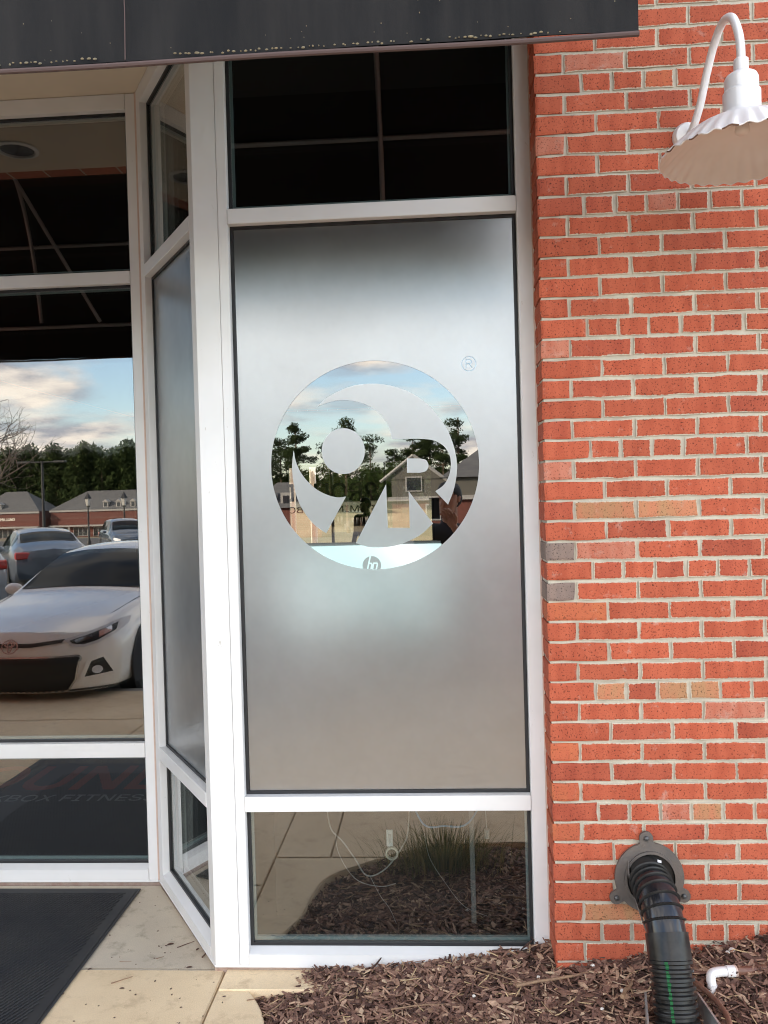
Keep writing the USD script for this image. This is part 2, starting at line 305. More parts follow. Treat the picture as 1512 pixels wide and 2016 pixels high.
def concrete(name, a, b, stain):
    usdkit.material(stage, '/World/Looks/' + name, {
        'g': ('geometry', {}), 'n': ('noise_texture', {'scale': 2.2, 'detail': 7.0, 'roughness': 0.65}), 'r': ('rgb_ramp', {'ramp': [(0, a), (0.36, a), (0.62, b), (1, b)]}),
        'n2': ('noise_texture', {'scale': 11.0, 'detail': 6.0, 'roughness': 0.7}), 'r2': ('rgb_ramp', {'ramp': [(0, (1, 1, 1)), (0.32, (0.8, 0.8, 0.8)), (0.47, (0, 0, 0)), (1, (0, 0, 0))]}),
        'mx': ('mix_color', {'b': stain}), 'n3': ('noise_texture', {'scale': 260.0, 'detail': 2.0}), 'mr': ('map_range', {'to_min': 0.8, 'to_max': 1.2}), 'hs': ('hsv', {}),
        'b': ('bump', {'strength': 0.6, 'distance': 0.001}), 'p': ('principled_bsdf', {'roughness': 0.8, 'specular_ior_level': 0.3})},
        [('g.position', 'n.vector'), ('g.position', 'n2.vector'), ('g.position', 'n3.vector'), ('n.fac', 'r.fac'), ('n2.fac', 'r2.fac'), ('r.color', 'mx.a'), ('r2.color', 'mx.fac'),
         ('mx.result', 'hs.color'), ('n3.fac', 'mr.value'), ('mr.result', 'hs.value'), ('hs.color', 'p.base_color'), ('n3.fac', 'b.height'), ('b.normal', 'p.normal')], surface='p.BSDF')
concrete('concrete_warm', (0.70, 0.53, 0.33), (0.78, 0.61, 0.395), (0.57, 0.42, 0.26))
concrete('concrete_grey', (0.50, 0.425, 0.33), (0.58, 0.50, 0.385), (0.33, 0.28, 0.21))  # greyer tone, used for the recess slab alone

def pane_mat(name, refl, tint, rough=0.0):
    usdkit.material(stage, '/World/Looks/' + name, {
        't': ('transparent_bsdf', {'color': tint}), 'gl': ('glossy_bsdf', {'color': (1, 1, 1), 'roughness': rough}), 'lw': ('layer_weight', {'blend': 0.5}),
        'pw': ('math', {'math_type': 'power', 'value2': 4.0}), 'mr': ('map_range', {'to_min': refl, 'to_max': 0.95}), 'mx': ('mix_closure', {})},
        [('lw.facing', 'pw.value1'), ('pw.value', 'mr.value'), ('mr.result', 'mx.fac'), ('t.BSDF', 'mx.closure1'), ('gl.BSDF', 'mx.closure2')], surface='mx.closure')
pane_mat('glass_outer', 0.24, (0.74, 0.78, 0.76))
pane_mat('glass_tinted', 0.15, (0.85, 0.88, 0.85))
pane_mat('glass_inner', 0.05, (0.92, 0.94, 0.93))
usdkit.material(stage, '/World/Looks/frosted_film', {
    'd': ('diffuse_bsdf', {'color': (0.22, 0.24, 0.25)}), 'tl': ('refraction_bsdf', {'color': (0.86, 0.92, 0.93), 'roughness': 0.90, 'IOR': 2.8}), 'gl': ('glossy_bsdf', {'color': (0.775, 0.78, 0.785), 'roughness': 0.27}),
    'm1': ('mix_closure', {'fac': 0.76}), 'm2': ('mix_closure', {'fac': 0.52}),
    'g': ('geometry', {}), 'n': ('noise_texture', {'scale': 420.0, 'detail': 2.0}), 'b': ('bump', {'strength': 0.5, 'distance': 0.0006}),
    'ns': ('noise_texture', {'scale': 3.5, 'detail': 6.0, 'roughness': 0.6}), 'mrs': ('map_range', {'to_min': 0.21, 'to_max': 0.33}), 'nd': ('noise_texture', {'scale': 60.0, 'detail': 5.0, 'roughness': 0.75}), 'mrd': ('map_range', {'from_min': 0.3, 'from_max': 0.7, 'to_min': 0.85, 'to_max': 1.15}), 'hd': ('hsv', {'color': (0.22, 0.24, 0.25)})},
    [('d.BSDF', 'm1.closure1'), ('tl.BSDF', 'm1.closure2'), ('m1.closure', 'm2.closure1'), ('gl.BSDF', 'm2.closure2'), ('g.position', 'n.vector'), ('n.fac', 'b.height'), ('b.normal', 'gl.normal'), ('g.position', 'ns.vector'), ('ns.fac', 'mrs.value'), ('mrs.result', 'gl.roughness'), ('g.position', 'nd.vector'), ('nd.fac', 'mrd.value'), ('mrd.result', 'hd.value'), ('hd.color', 'd.color')], surface='m2.closure')
def leaf_mat(name, a, b):
    usdkit.material(stage, '/World/Looks/' + name, {
        'g': ('attribute', {'attribute': 'tone'}), 'r': ('rgb_ramp', {'ramp': [(0, a), (1, b)]}), 'd': ('diffuse_bsdf', {}), 't': ('translucent_bsdf', {}), 'm': ('mix_closure', {'fac': 0.3})},
        [('g.fac', 'r.fac'), ('r.color', 'd.color'), ('r.color', 't.color'), ('d.BSDF', 'm.closure1'), ('t.BSDF', 'm.closure2')], surface='m.closure')
leaf_mat('needles_dark', (0.018, 0.030, 0.012), (0.055, 0.075, 0.028))
leaf_mat('needles_light', (0.05, 0.075, 0.02), (0.11, 0.13, 0.045))
leaf_mat('grass_blade', (0.09, 0.11, 0.03), (0.38, 0.29, 0.12))
# ------------------------------------------------------------------ ground
def slab_mesh(poly, z1=0.0, th=0.12, ch=0.004):
    poly = poly.buffer(-0.003, join_style=2)
    top = extrude(poly.buffer(-ch, join_style=2), 0.001); top.apply_translation([0, 0, z1 - 0.001])
    body = extrude(poly, th - 0.004); body.apply_translation([0, 0, z1 - th])
    # chamfer ring between the body's rim and the top
    return cat([body, top])
mulch_edge = [(-1.122, 0.134), (-1.075, 0.068), (-1.026, 0.004), (-0.985, -0.07), (-0.955, -0.153), (-0.94, -0.24), (-0.925, -0.38), (-0.90, -0.50), (-0.85, -0.58), (-0.77, -0.65), (-0.64, -0.75), (-0.47, -0.86), (-0.30, -0.90), (0.05, -0.92), (6.0, -0.92)]
edge_s = [tuple(p) for p in smoothline(mulch_edge[:-1], 4)] + [mulch_edge[-1]]
bed_poly = Polygon(edge_s + [(6.0, 0.16), (-1.122, 0.16)])
walk = thing('walkway', kind='structure')
LZ = -0.11
def add_slab(x0, x1, y0, y1, m='concrete_warm', cut=True):
    p = sbox(x0, y0, x1, y1)
    if cut: p = p.difference(bed_poly)
    for g in getattr(p, 'geoms', [p]):
        if g.area > 1e-4: obj('slab', slab_mesh(g), m, walk)
add_slab(-2.66, -1.163, -0.46, 0.163)
add_slab(-2.66, -1.163, -1.98, -0.46)
add_slab(-2.66, -1.163, -3.0, -1.98)
add_slab(-4.6, -2.66, -0.46, 0.163); add_slab(-4.6, -2.66, -1.98, -0.46); add_slab(-4.6, -2.66, -3.0, -1.98)
add_slab(-6.6, -4.6, -1.98, 0.163); add_slab(-6.6, -4.6, -3.0, -1.98)
add_slab(-1.163, 0.0, -0.75, 0.150)
add_slab(-1.163, -0.90, -2.05, -0.75); add_slab(-0.90, 0.9, -2.05, -0.75); add_slab(0.9, 2.9, -2.05, -0.75)
add_slab(-1.163, 0.9, -4.4, -2.05); add_slab(0.9, 2.9, -4.4, -2.05); add_slab(2.9, 6.0, -4.4, -0.75)
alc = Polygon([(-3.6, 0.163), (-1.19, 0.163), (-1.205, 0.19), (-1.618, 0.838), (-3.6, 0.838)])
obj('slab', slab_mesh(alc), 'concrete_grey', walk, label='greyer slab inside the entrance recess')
# ground under everything and far out
def ground_z(y):
    y = np.asarray(y, float)
    return np.interp(-y, [-1e4, 14, 60, 240, 1e4], [LZ, LZ, -1.17, -6.6, -6.6])
ys = np.concatenate([[-900, -500, -400, -300], np.linspace(-240, -14, 30), [-10, -2.95, 0, 14.3, 40, 100, 300, 900]])
xs = np.array([-900, -400, -200, -100, -60, -30, -10, 0, 10, 30, 60, 100, 200, 400, 900.])
X, Y = np.meshgrid(xs, ys); Z = ground_z(Y) - 0.12 * (Y > -5) - 0.015
obj('ground', quad_grid(X, Y, Z), 'far_ground', kind='structure', smooth=True)
yl = np.concatenate([[-2.9], np.linspace(-14, -60, 8), np.linspace(-70, -160, 8)])
X, Y = np.meshgrid(np.array([-70, -30, 0, 30, 60.]), yl[::-1]); Z = ground_z(Y)
obj('parking_lot', quad_grid(X, Y, Z), 'asphalt', kind='structure', smooth=True)
kerb = thing('kerb', kind='structure')
for i in range(8):
    xk, yk = (-10.76 + 2.4 * i, -3.0) if i < 4 else (-1.163 + 2.4 * (i - 4), -4.4)
    obj('kerb_stone', box(xk, xk + 2.392, yk - 0.14, yk - 0.003, -0.3, -0.004, 0.012), 'kerb_look', kerb)
lines = thing('parking_lines', kind='structure')
for i in range(7):
    a = math.radians(29)
    l = box(-0.05, 0.05, -5.2, 0, 0, 0.004); l.apply_translation([-16.4 + 2.75 * i, -3.4, LZ + 0.003])
    obj('line', l, 'paint_line', lines)

# mulch bed: soil and chips
def mulch_z(x, y):
    x = np.asarray(x, float); y = np.asarray(y, float)
    wall = np.interp(x, [-1.12, -0.95, -0.8, -0.6, -0.436, -0.13, 0.0, 0.143, 0.393, 0.693, 1.2, 6], [-0.05, -0.02, 0.010, 0.028, 0.042, 0.088, 0.118, 0.145, 0.165, 0.225, 0.24, 0.24])
    front = np.interp(x, [-1.12, -0.8, 0, 0.6, 6], [-0.05, -0.02, 0.03, 0.08, 0.08])
    t = np.clip((0.12 - y) / 0.62, 0, 1); t = t * t * (3 - 2 * t)
    e = np.clip((y + 0.93) / 0.35, 0, 1)
    z = wall * (1 - t) + front * t
    z = z * e + (-0.03) * (1 - e)
    p = np.stack([x * 5.0, y * 5.0, np.zeros_like(x)], -1)
    return z + (meshkit.fbm(p, 3, 3) - 0.5) * 0.035
nx, ny = 300, 60
gx = np.linspace(-1.13, 3.0, nx); gy = np.linspace(-0.93, 0.16, ny)
X, Y = np.meshgrid(gx, gy); Z = mulch_z(X, Y) - 0.014
inside = shapely.contains_xy(bed_poly.buffer(0.01), X, Y)
soil = quad_grid(X, Y, Z); soil.update_faces(inside.ravel()[soil.faces].all(1)); soil.remove_unreferenced_vertices()
obj('mulch_soil', soil, 'soil_look', kind='structure', smooth=True)

def chip(L, w, t, curl=0.0):
    """a splintered shred of bark"""
    n = 3; s = np.linspace(-.5, .5, n) * L; top = []
    for k, a in enumerate(s):
        ww = w * (0.35 + 0.65 * (1 - abs(2 * k / (n - 1) - 1) ** 2)) * rng.uniform(.7, 1.2)
        zz = curl * (a / L) ** 2 * L + rng.normal(0, t * .3); o = rng.normal(0, w * .15)
        top += [(a + rng.normal(0, L * .03), -ww / 2 + o, zz), (a + rng.normal(0, L * .03), ww / 2 + o, zz + rng.normal(0, t * .3))]
    top = np.array(top); bot = top - [0, 0, t]; V = np.vstack([top, bot]); F = []; m = 2 * n
    for k in range(n - 1):
        a, b, c, d = 2 * k, 2 * k + 1, 2 * k + 3, 2 * k + 2
        F += [(a, c, b), (a, d, c), (a + m, b + m, c + m), (a + m, c + m, d + m), (a, a + m, d + m), (a, d + m, d), (b, c, c + m), (b, c + m, b + m)]
    F += [(0, 1, 1 + m), (0, 1 + m, m), (m - 2, 2 * m - 2, 2 * m - 1), (m - 2, 2 * m - 1, m - 1)]
    return V, np.array(F)
protos = []
for k in range(40):
    L = rng.uniform(.014, .042); protos.append(chip(L * 1.2, L * 1.2 * rng.uniform(.22, .6), rng.uniform(.002, .005), rng.uniform(-.3, .3)))
for k in range(14):
    L = rng.uniform(.04, .085); protos.append(chip(L, rng.uniform(.004, .009), rng.uniform(.002, .004), rng.uniform(-.2, .2)))
def scatter(n, x0, x1, y0, y1, lift=0.0, big=1.0):
    Vs, Fs, o = [], [], 0
    px = rng.uniform(x0, x1, n * 2); py = rng.uniform(y0, y1, n * 2)
    ok = shapely.contains_xy(bed_poly.buffer(-0.004), px, py); px, py = px[ok][:n], py[ok][:n]; pz = mulch_z(px, py)
    for i in range(len(px)):
        V, F = protos[rng.integers(len(protos))]
        R = trimesh.transformations.euler_matrix(rng.normal(0, .30), rng.normal(0, .30), rng.uniform(0, 6.28))[:3, :3]
        Vs.append(V * rng.uniform(.7, 1.25) * big @ R.T + [px[i], py[i], pz[i] + rng.uniform(-.012, .012) + lift]); Fs.append(F + o); o += len(V)
    return trimesh.Trimesh(np.vstack(Vs), np.vstack(Fs), process=False)
fib = protos; protos = []
for k in range(12):
    L = rng.uniform(.03, .08); protos.append(chip(L, rng.uniform(.0025, .005), .002, .1))
pale = scatter(260, -1.1, 1.0, -0.52, 0.14, lift=.006)
protos = fib
obj('straw_fibres', pale, 'straw_look', kind='stuff') if False else tag(obj('straw_fibres', pale, 'straw_look'), 'pale straw fibres strewn over the bark mulch', 'straw', kind='stuff')
bed = [scatter(13000, -1.12, 1.0, -0.52, 0.15), scatter(5000, -1.0, 1.0, -0.93, -0.5), scatter(2500, 1.0, 2.6, -0.93, 0.0)]
obj('bark_mulch', bed, 'chip_look', kind='stuff', label='brown shredded bark mulch in the bed below window and brick wall', cat='mulch') if False else tag(obj('bark_mulch', cat(bed), 'chip_look', tone=12), 'brown shredded bark mulch in the bed below window and brick wall', 'mulch', kind='stuff')

# ------------------------------------------------------------------ brick wall (pier right of the window)
CH = 0.06696; Z0 = 3.0682; HB, BB, FB = 0.0956, 0.1513, 0.1972    # course height, top of header course 0, first joints of the three kinds of course
wall = thing('brick_wall', 'red brick wall in common bond with beige mortar right of the frosted window', 'wall')
J = 0.0092
mort = box(0.006, 1.2, 0.0065, 0.105, -0.2, 3.42)
mort2 = box(0.0065, 0.3, 0.09, 0.19, -0.2, 3.42)
obj('mortar', [mort, mort2], 'mortar_look', wall)
def brick_mesh(x0, x1, z0, z1, y0, y1, corner=False):
    """ragged-edged brick, front face at y0"""
    w, h = x1 - x0, z1 - z0
    nxs = max(2, int(round(w / 0.045)))
    out = [(x0 + w * i / nxs, z0) for i in range(nxs)] + [(x1, z0 + h * i / 2) for i in range(2)] + [(x1 - w * i / nxs, z1) for i in range(nxs)] + [(x0, z1 - h * i / 2) for i in range(2)]
    out = np.array(out) + rng.normal(0, 0.0011, (len(out), 2))
    c = out.mean(0); inn = c + (out - c) * (1 - np.array([0.008 / (w / 2), 0.008 / (h / 2)]))
    pr = rng.normal(0, 0.0008); tilt = rng.normal(0, 0.004, 2)
    yf = lambda P: y0 + pr + (P[:, 0] - c[0]) * tilt[0] + (P[:, 1] - c[1]) * tilt[1]
    n = len(out)
    A = np.column_stack([inn[:, 0], yf(inn) , inn[:, 1]]); B = np.column_stack([out[:, 0], yf(out) + 0.0028, out[:, 1]]); C = np.column_stack([out[:, 0], np.full(n, y1), out[:, 1]])
    if corner: C = B + [0, 0.004, 0]
    V = np.vstack([A, B, C, [[c[0], y0 + pr, c[1]]]]); F = []
    for i in range(n):
        j = (i + 1) % n
        F += [(3 * n, i, j), (i, n + i, n + j), (i, n + j, j), (n + i, 2 * n + i, 2 * n + j), (n + i, 2 * n + j, n + j)]
    e = np.concatenate([np.zeros(n), np.full(n, 0.45 if corner else 1.0), np.full(n, 0.0 if corner else 0.6), [0.0]])
    if corner:                              # a clean brick flank that runs back from the ragged front edge
        D = np.column_stack([out[:, 0], np.full(n, y1), out[:, 1]]); k0 = 3 * n + 1; V = np.vstack([V, D]); e = np.concatenate([e, np.zeros(n)])
        for i in range(n):
            j = (i + 1) % n; F += [(2 * n + i, k0 + i, k0 + j), (2 * n + i, k0 + j, 2 * n + j)]
    return trimesh.Trimesh(V, np.array(F), process=False), e
def lay(mesh_edge, look):
    m, e = mesh_edge; p = obj('brick', m, look, wall)
    UsdGeom.PrimvarsAPI(p).CreatePrimvar('edge', Sdf.ValueTypeNames.FloatArray, 'vertex').Set(Vt.FloatArray.FromNumpy(e.astype(np.float32)))
special = {(21, 1): 'brick_tan', (21, 2): 'brick_tan', (23, 0): 'brick_brown', (25, 0): 'brick_brown', (30, 1): 'brick_tan', (30, 3): 'brick_tan', (30, 4): 'brick_tan',            (36, 4): 'brick_tan', (36, 3): 'brick_pale', (3, 0): 'brick_pale', (19, 0): 'brick_pale', (13, 0): 'brick_pale', (-1, 1): 'brick_pale', (0, 3): 'brick_orange', (33, 0): 'brick_orange',
           (31, 3): 'brick_pale', (35, 0): 'brick_orange', (37, 0): 'brick_orange', (41, 1): 'brick_tan', (23, 1): 'brick_pale', (6, 3): 'brick_pale', (26, 0): 'brick_orange'}
XR = 0.80
count = 0
for c in range(-4, 47):
    zt = Z0 - CH * c - J / 2; zb = zt - CH + J
    if zt < 0.03: continue
    if c % 6 == 0: js = [0.0] + [BB + 0.1016 * k for k in range(12)]
    elif c % 2: js = [0.0] + [HB + 0.2032 * k for k in range(6)]
    else: js = [0.0] + [FB + 0.2032 * k for k in range(6)]
    for k in range(len(js) - 1):
        x0 = js[k] + (J / 2 if k else 0) + rng.normal(0, .0008); x1 = js[k + 1] - J / 2 + rng.normal(0, .0008)
        if x0 > XR: break
        mname = special.get((c, k)) or rng.choice(['brick_red', 'brick_red', 'brick_red', 'brick_red', 'brick_deep', 'brick_red'])
        d = (0.20 if c % 2 else 0.092) if k == 0 else 0.06
        lay(brick_mesh(x0, x1, zb, zt, 0.0, d, corner=(k == 0)), str(mname)); count += 1
        if k == 0 and not c % 2 and zb > 0.0:
            r, e_ = brick_mesh(0.103, 0.2, zb, zt, 0.0, 0.1, True); M = np.array([[0, 1, 0, 0.0], [1, 0, 0, 0], [0, 0, 1, 0], [0, 0, 0, 1.0]]); r.apply_transform(M); r.invert()
            lay((r, e_), 'brick_red'); count += 1

# rest of the shop building: brick-faced mass above and beside, roof, flanks
usdkit.material(stage, '/World/Looks/brick_far', {'g': ('geometry', {}), 'm': ('mapping', {'rotation': (math.pi / 2, 0, 0)}),
    'b': ('brick_texture', {'color1': (0.34, 0.085, 0.05), 'color2': (0.42, 0.12, 0.07), 'mortar': (0.48, 0.42, 0.33), 'scale': 1.0, 'mortar_size': 0.005, 'brick_width': 0.2032, 'row_height': 0.067}),
    'p': ('principled_bsdf', {'roughness': 0.9})}, [('g.position', 'm.vector'), ('m.vector', 'b.vector'), ('b.color', 'p.base_color')], surface='p.BSDF')
shop = thing('shop_building', 'brick shop building above and around the white framed storefront windows', 'building')
obj('wall', [box(XR + 0.17, 7.0, 0.0015, 0.14, -0.2, 6.4), box(-34, XR + 0.17, 0.0015, 0.14, 3.52, 6.4), box(-34, -3.7, 0.0015, 0.14, -0.2, 3.52), box(-6.6, -6.45, 0.14, 14.2, -0.2, 6.4), box(6.85, 7.0, 0.14, 14.2, -0.2, 6.4),
             box(-6.45, -3.3, 14.06, 14.2, -0.2, 6.4), box(-0.37, 6.85, 14.06, 14.2, -0.2, 6.4), box(-3.3, -0.37, 14.06, 14.2, 2.5, 6.4), box(-3.3, -0.37, 14.06, 14.2, -0.2, 0.4)], 'brick_far', shop)  # long run to the left added unseen, keeps sun off walk and car
obj('roof', box(-34.2, 7.2, -0.1, 14.4, 6.4, 6.6), 'roof_grey', shop)  # unseen roof, stretched so the front lies in its shadow
obj('soffit', extrude(Polygon([(-3.7, 0.141), (-1.17, 0.141), (-1.17, 0.25), (-1.60, 0.93), (-3.7, 0.93)]), 0.013).apply_translation([0, 0, 3.502]), 'soffit_look', shop)
obj('lintel', box(-3.7, 0.0, 0.145, 0.155, 3.43, 3.5), 'frame_white', shop) if False else None
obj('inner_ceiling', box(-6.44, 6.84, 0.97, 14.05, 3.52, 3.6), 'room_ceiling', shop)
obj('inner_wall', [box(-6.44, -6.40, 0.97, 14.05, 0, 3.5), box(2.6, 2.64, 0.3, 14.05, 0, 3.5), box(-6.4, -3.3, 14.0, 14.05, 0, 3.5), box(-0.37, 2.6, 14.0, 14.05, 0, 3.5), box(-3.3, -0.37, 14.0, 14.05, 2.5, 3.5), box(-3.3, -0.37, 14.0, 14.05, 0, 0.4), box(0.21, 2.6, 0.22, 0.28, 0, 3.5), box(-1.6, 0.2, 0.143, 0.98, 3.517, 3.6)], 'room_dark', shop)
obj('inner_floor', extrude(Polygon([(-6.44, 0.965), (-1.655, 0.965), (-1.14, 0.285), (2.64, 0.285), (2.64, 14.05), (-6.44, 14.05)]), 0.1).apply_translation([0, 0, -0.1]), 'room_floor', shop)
can = thing('recessed_light', 'round recessed can light in the soffit over the entrance', 'ceiling light', loc=(-2.42, 0.42, 3.502))
obj('trim_ring', xf(lathe([(0.085, -0.0), (0.105, -0.001), (0.105, -0.008), (0.088, -0.012), (0.082, -0.002)], 36)), 'lamp_white', can)
obj('reflector', xf(lathe([(0.083, -0.001), (0.06, -0.0008), (0.0, -0.0006)], 36)), 'car_black', can)

# ------------------------------------------------------------------ white aluminium storefront frames
HEAD0, HEAD1, TR0, TR1, RA0, RA1, SI0, SI1 = 3.43, 3.50, 2.676, 2.729, 0.577, 0.631, 0.024, 0.076
def window_unit(name, label, tx, x0, x1, xs0, xs1, film=None, bottom_label=None, spacer=True, zs=(HEAD0, HEAD1, TR0, TR1, RA0, RA1, SI0, SI1), stiles=(True, True), inner_tilt=0.004):
    """frame members between x0 and x1 (outer), stiles up to xs0 / from xs1; local y 0 = frame face, + = indoors; tx maps local to world"""
    H0, H1, T0, T1, R0, R1, S0, S1 = zs
    w = thing(name, label, 'window')
    add = lambda n, m, mt, **k: obj(n, tx(m), mt, w, **k)
    if stiles[0]: add('stile', box(x0, xs0, 0.0, 0.11, S0, H1, 0.0015), 'frame_white')
    if stiles[1]: add('stile', box(xs1, x1, 0.0, 0.11, S0, H1, 0.0015), 'frame_white')
    a, b = xs0 + 0.0007, xs1 - 0.0007
    for n, z0, z1 in (('head', H0, H1), ('transom', T0, T1), ('rail', R0, R1)):
        add(n, box(a, b, -0.002, 0.11, z0, z1, 0.0015), 'frame_white')
    sill = trimesh.convex.convex_hull(np.array([(x, y, z) for x in (a, b) for y, z in ((-0.003, S0), (-0.003, S1 - 0.012), (0.03, S1 + 0.004), (0.11, S1 + 0.004), (0.11, S0))]))
    add('sill', sill, 'frame_white')
    for z0, z1 in ((S1 + 0.004, R0), (R1, T0), (T1, H0)):
        g = 0.011
        ring = sbox(a, z0, b, z1).difference(sbox(a + g, z0 + g, b - g, z1 - g))
        add('gasket', standing(ring, 0.012, 0.030), 'gasket_look')
        p = quad_grid(*[np.array(v, float) for v in ([[a + .002, b - .002], [a + .002, b - .002]], [[.0385, .0385], [.0385, .0385]], [[z0 + .002, z0 + .002], [z1 - .002, z1 - .002]])])
        add('glass_pane', p, 'glass_outer')
        if film and abs(z0 - R1) < 1e-6: continue
        ring2 = sbox(a + g, z0 + g, b - g, z1 - g).difference(sbox(a + g + .008, z0 + g + .012, b - g - .008, z1 - g - .008))
        add('spacer', standing(ring2, 0.010, 0.050), 'spacer_look')
        q = quad_grid(*[np.array(v, float) for v in ([[a + .002, b - .002], [a + .002, b - .002]], [[.0635, .0635], [.0635 + inner_tilt, .0635 + inner_tilt]], [[z0 + .002, z0 + .002], [z1 - .002, z1 - .002]])])
        add('glass_pane', q, 'glass_inner')
    if film is not None: add('frosted_film', film[0], 'frosted_film', label=film[1])
    return w
def moved(dx, dy):
    return lambda m: xf(m, T=[dx, dy, 0])

# the frosted film with its clear cut-out emblem; drawing points are metres on the glass (x, z)
FC = (-0.5757, 1.8070)                                   # centre of the emblem
PX = 550.9                                        # drawing units per metre
def E(pts): return [(0.000697352 * x - 0.0000192233 * y - 1.140375, -0.0000207994 * x - 0.000695218 * y + 2.287366) for x, y in pts]
def sm(pts, n=6, closed=False): return [tuple(p) for p in smoothline(pts, n)]
swirl = Polygon(E(sm([(532, 365), (565, 335), (610, 304), (700, 264), (800, 249), (900, 257), (1000, 289), (1080, 338), (1150, 410), (1200, 485), (1232, 565), (1248, 640), (1249, 705), (1234, 790), (1205, 868)])
    + [(1140, 800)] + sm([(1140, 800), (1185, 765), (1211, 715), (1219, 655), (1206, 600), (1172, 560), (1120, 537), (1050, 531)]) + [(918, 533)] + sm([(918, 533), (906, 482), (880, 430), (840, 388), (780, 353), (720, 336), (655, 332), (592, 343), (532, 365)])))
bowl = Polygon(E([(995, 632), (1060, 632)] + sm([(1060, 632), (1092, 640), (1105, 668), (1092, 696), (1060, 705)]) + [(995, 705)]))
wedge = Polygon(E([(888, 765), (733, 1068)] + sm([(733, 1068), (790, 1085), (850, 1089), (930, 1080), (1000, 1057), (1070, 1019), (1128, 965)]) + [(1004, 800), (1010, 988), (898, 988)]))
head = affinity.scale(Point(*E([(668, 594)])[0]).buffer(0.111 * 3.836 / 5.5167 * 1.0, 48), 1.0, 1.06)
hr = 111 * 0.3836 / PX
head = affinity.scale(Point(*E([(668, 594)])[0]).buffer(hr, 48), 1.0, 1.06)
arm = Polygon(E(sm([(412, 590), (421, 640), (441, 692), (480, 746), (530, 791), (590, 821), (640, 832), (682, 828)]) + [(580, 1018)] + sm([(580, 1018), (520, 975), (470, 915), (435, 850), (413, 770), (403, 690), (406, 635), (412, 590)])))
circ = Point(*FC).buffer(205.2 / PX, 96)
GX0, GX1, GZ0, GZ1 = -1.0725 + 0.013, -0.0535 - 0.013, RA1 + 0.012, TR0 - 0.012
RC = E([(1309, 150)])[0]; rr = 38 * 0.3836 / PX
rx, rz = RC
rmark = unary_union([Point(rx, rz).buffer(rr, 32).difference(Point(rx, rz).buffer(rr * 0.90, 32)),
    LineString([(rx - .38 * rr, rz - .55 * rr), (rx - .38 * rr, rz + .55 * rr), (rx + .05 * rr, rz + .55 * rr), (rx + .33 * rr, rz + .42 * rr), (rx + .36 * rr, rz + .22 * rr), (rx + .25 * rr, rz + .05 * rr), (rx - .36 * rr, rz + .02 * rr)]).buffer(.055 * rr),
    LineString([(rx, rz + .02 * rr), (rx + .42 * rr, rz - .55 * rr)]).buffer(.055 * rr)])
film_poly = sbox(GX0, GZ0, GX1, GZ1).difference(circ).union(unary_union([p.buffer(0) for p in (swirl, bowl, wedge, head, arm)]).intersection(circ)).difference(rmark)
def flat_sheet(poly, y):
    ms = []
    for g in getattr(poly, 'geoms', [poly]):
        v, f = trimesh.creation.triangulate_polygon(g, engine='earcut'); v = np.asarray(v); m = trimesh.Trimesh(np.column_stack([v[:, 0], np.full(len(v), y), v[:, 1]]), f, process=False); ms.append(m)
    m = cat(ms)
    if m.face_normals[:, 1].mean() > 0: m.invert()
    return m
film_mesh = flat_sheet(film_poly, 0.0365)
front = window_unit('storefront_window', 'tall front window with frosted pane and round clear emblem between dark panes', moved(0, 0.15), -1.107, -0.003, -1.0725, -0.0535, film=(film_mesh, 'frosted film with a clear round emblem cut out of it'))
back = window_unit('storefront_window', 'clear window of the recessed entrance reflecting the white car', moved(0, 0.85), -3.66, -1.632, -3.60, -1.6785, zs=(3.432, 3.50, 2.67, 2.724, 0.567, 0.631, 0.017, 0.078), inner_tilt=0.009)
Dv = np.array([-0.438, 0.70]); LS = np.linalg.norm(Dv); Dv /= LS; Mv = np.array([-Dv[1], Dv[0]]) * -1.0
SM = np.eye(4); SM[:2, 0] = Dv; SM[:2, 1] = Mv; SM[:2, 3] = [-1.195, 0.15]
def side_tx(m):
    m = m.copy(); m.apply_transform(SM); return m
sf = flat_sheet(sbox(0.055 + .013, RA1 + .012, LS - .075 - .013, TR0 - .012), 0.0365)
side = window_unit('storefront_window', 'narrow angled side window with plain frosted middle pane at the entrance recess', side_tx, 0.0, LS - 0.012, 0.055, LS - 0.075, film=(sf, 'plain frosted film'), stiles=(False, True))
post = thing('corner_post', 'wide white metal corner post between front window and angled side window', 'post')
P0 = np.array([-1.195, 0.15])
sp = P0 + Dv * 0.055; si = sp + Mv * 0.10
obj('post_cover', extrude(Polygon([tuple(P0), (-1.108, 0.15), (-1.108, 0.27), (-1.135, 0.285), tuple(si), tuple(sp)]), HEAD1 - 0.02).apply_translation([0, 0, 0.022]), 'frame_white', post)
seams = thing('caulk', 'pinkish sealant beads along the white window frames', 'sealant')
obj('bead', box(-0.0035, 0.0035, 0.146, 0.17, 0.03, 3.5), 'caulk_look', seams)
obj('bead', box(-1.636, -1.6275, 0.846, 0.87, 0.02, 3.5), 'caulk_look', seams)
obj('bead', side_tx(box(LS - 0.014, LS - 0.004, -0.001, 0.02, 0.02, 3.5)), 'caulk_look', seams)
obj('grout', [box(-1.2, -0.0, 0.156, 0.27, -0.06, 0.0235), box(-3.66, -1.62, 0.856, 0.95, -0.06, 0.0165), side_tx(box(0.0, LS, 0.006, 0.10, -0.06, 0.0235))], 'grout_look', seams)
obj('sill_bead', [box(-1.199, -0.0, 0.147, 0.16, 0.016, 0.0238, .002), side_tx(box(0, LS - .01, -0.004, 0.01, 0.016, 0.0238, .002)), box(-3.66, -1.634, 0.846, 0.86, 0.009, 0.0168, .002)], 'frame_white', seams)
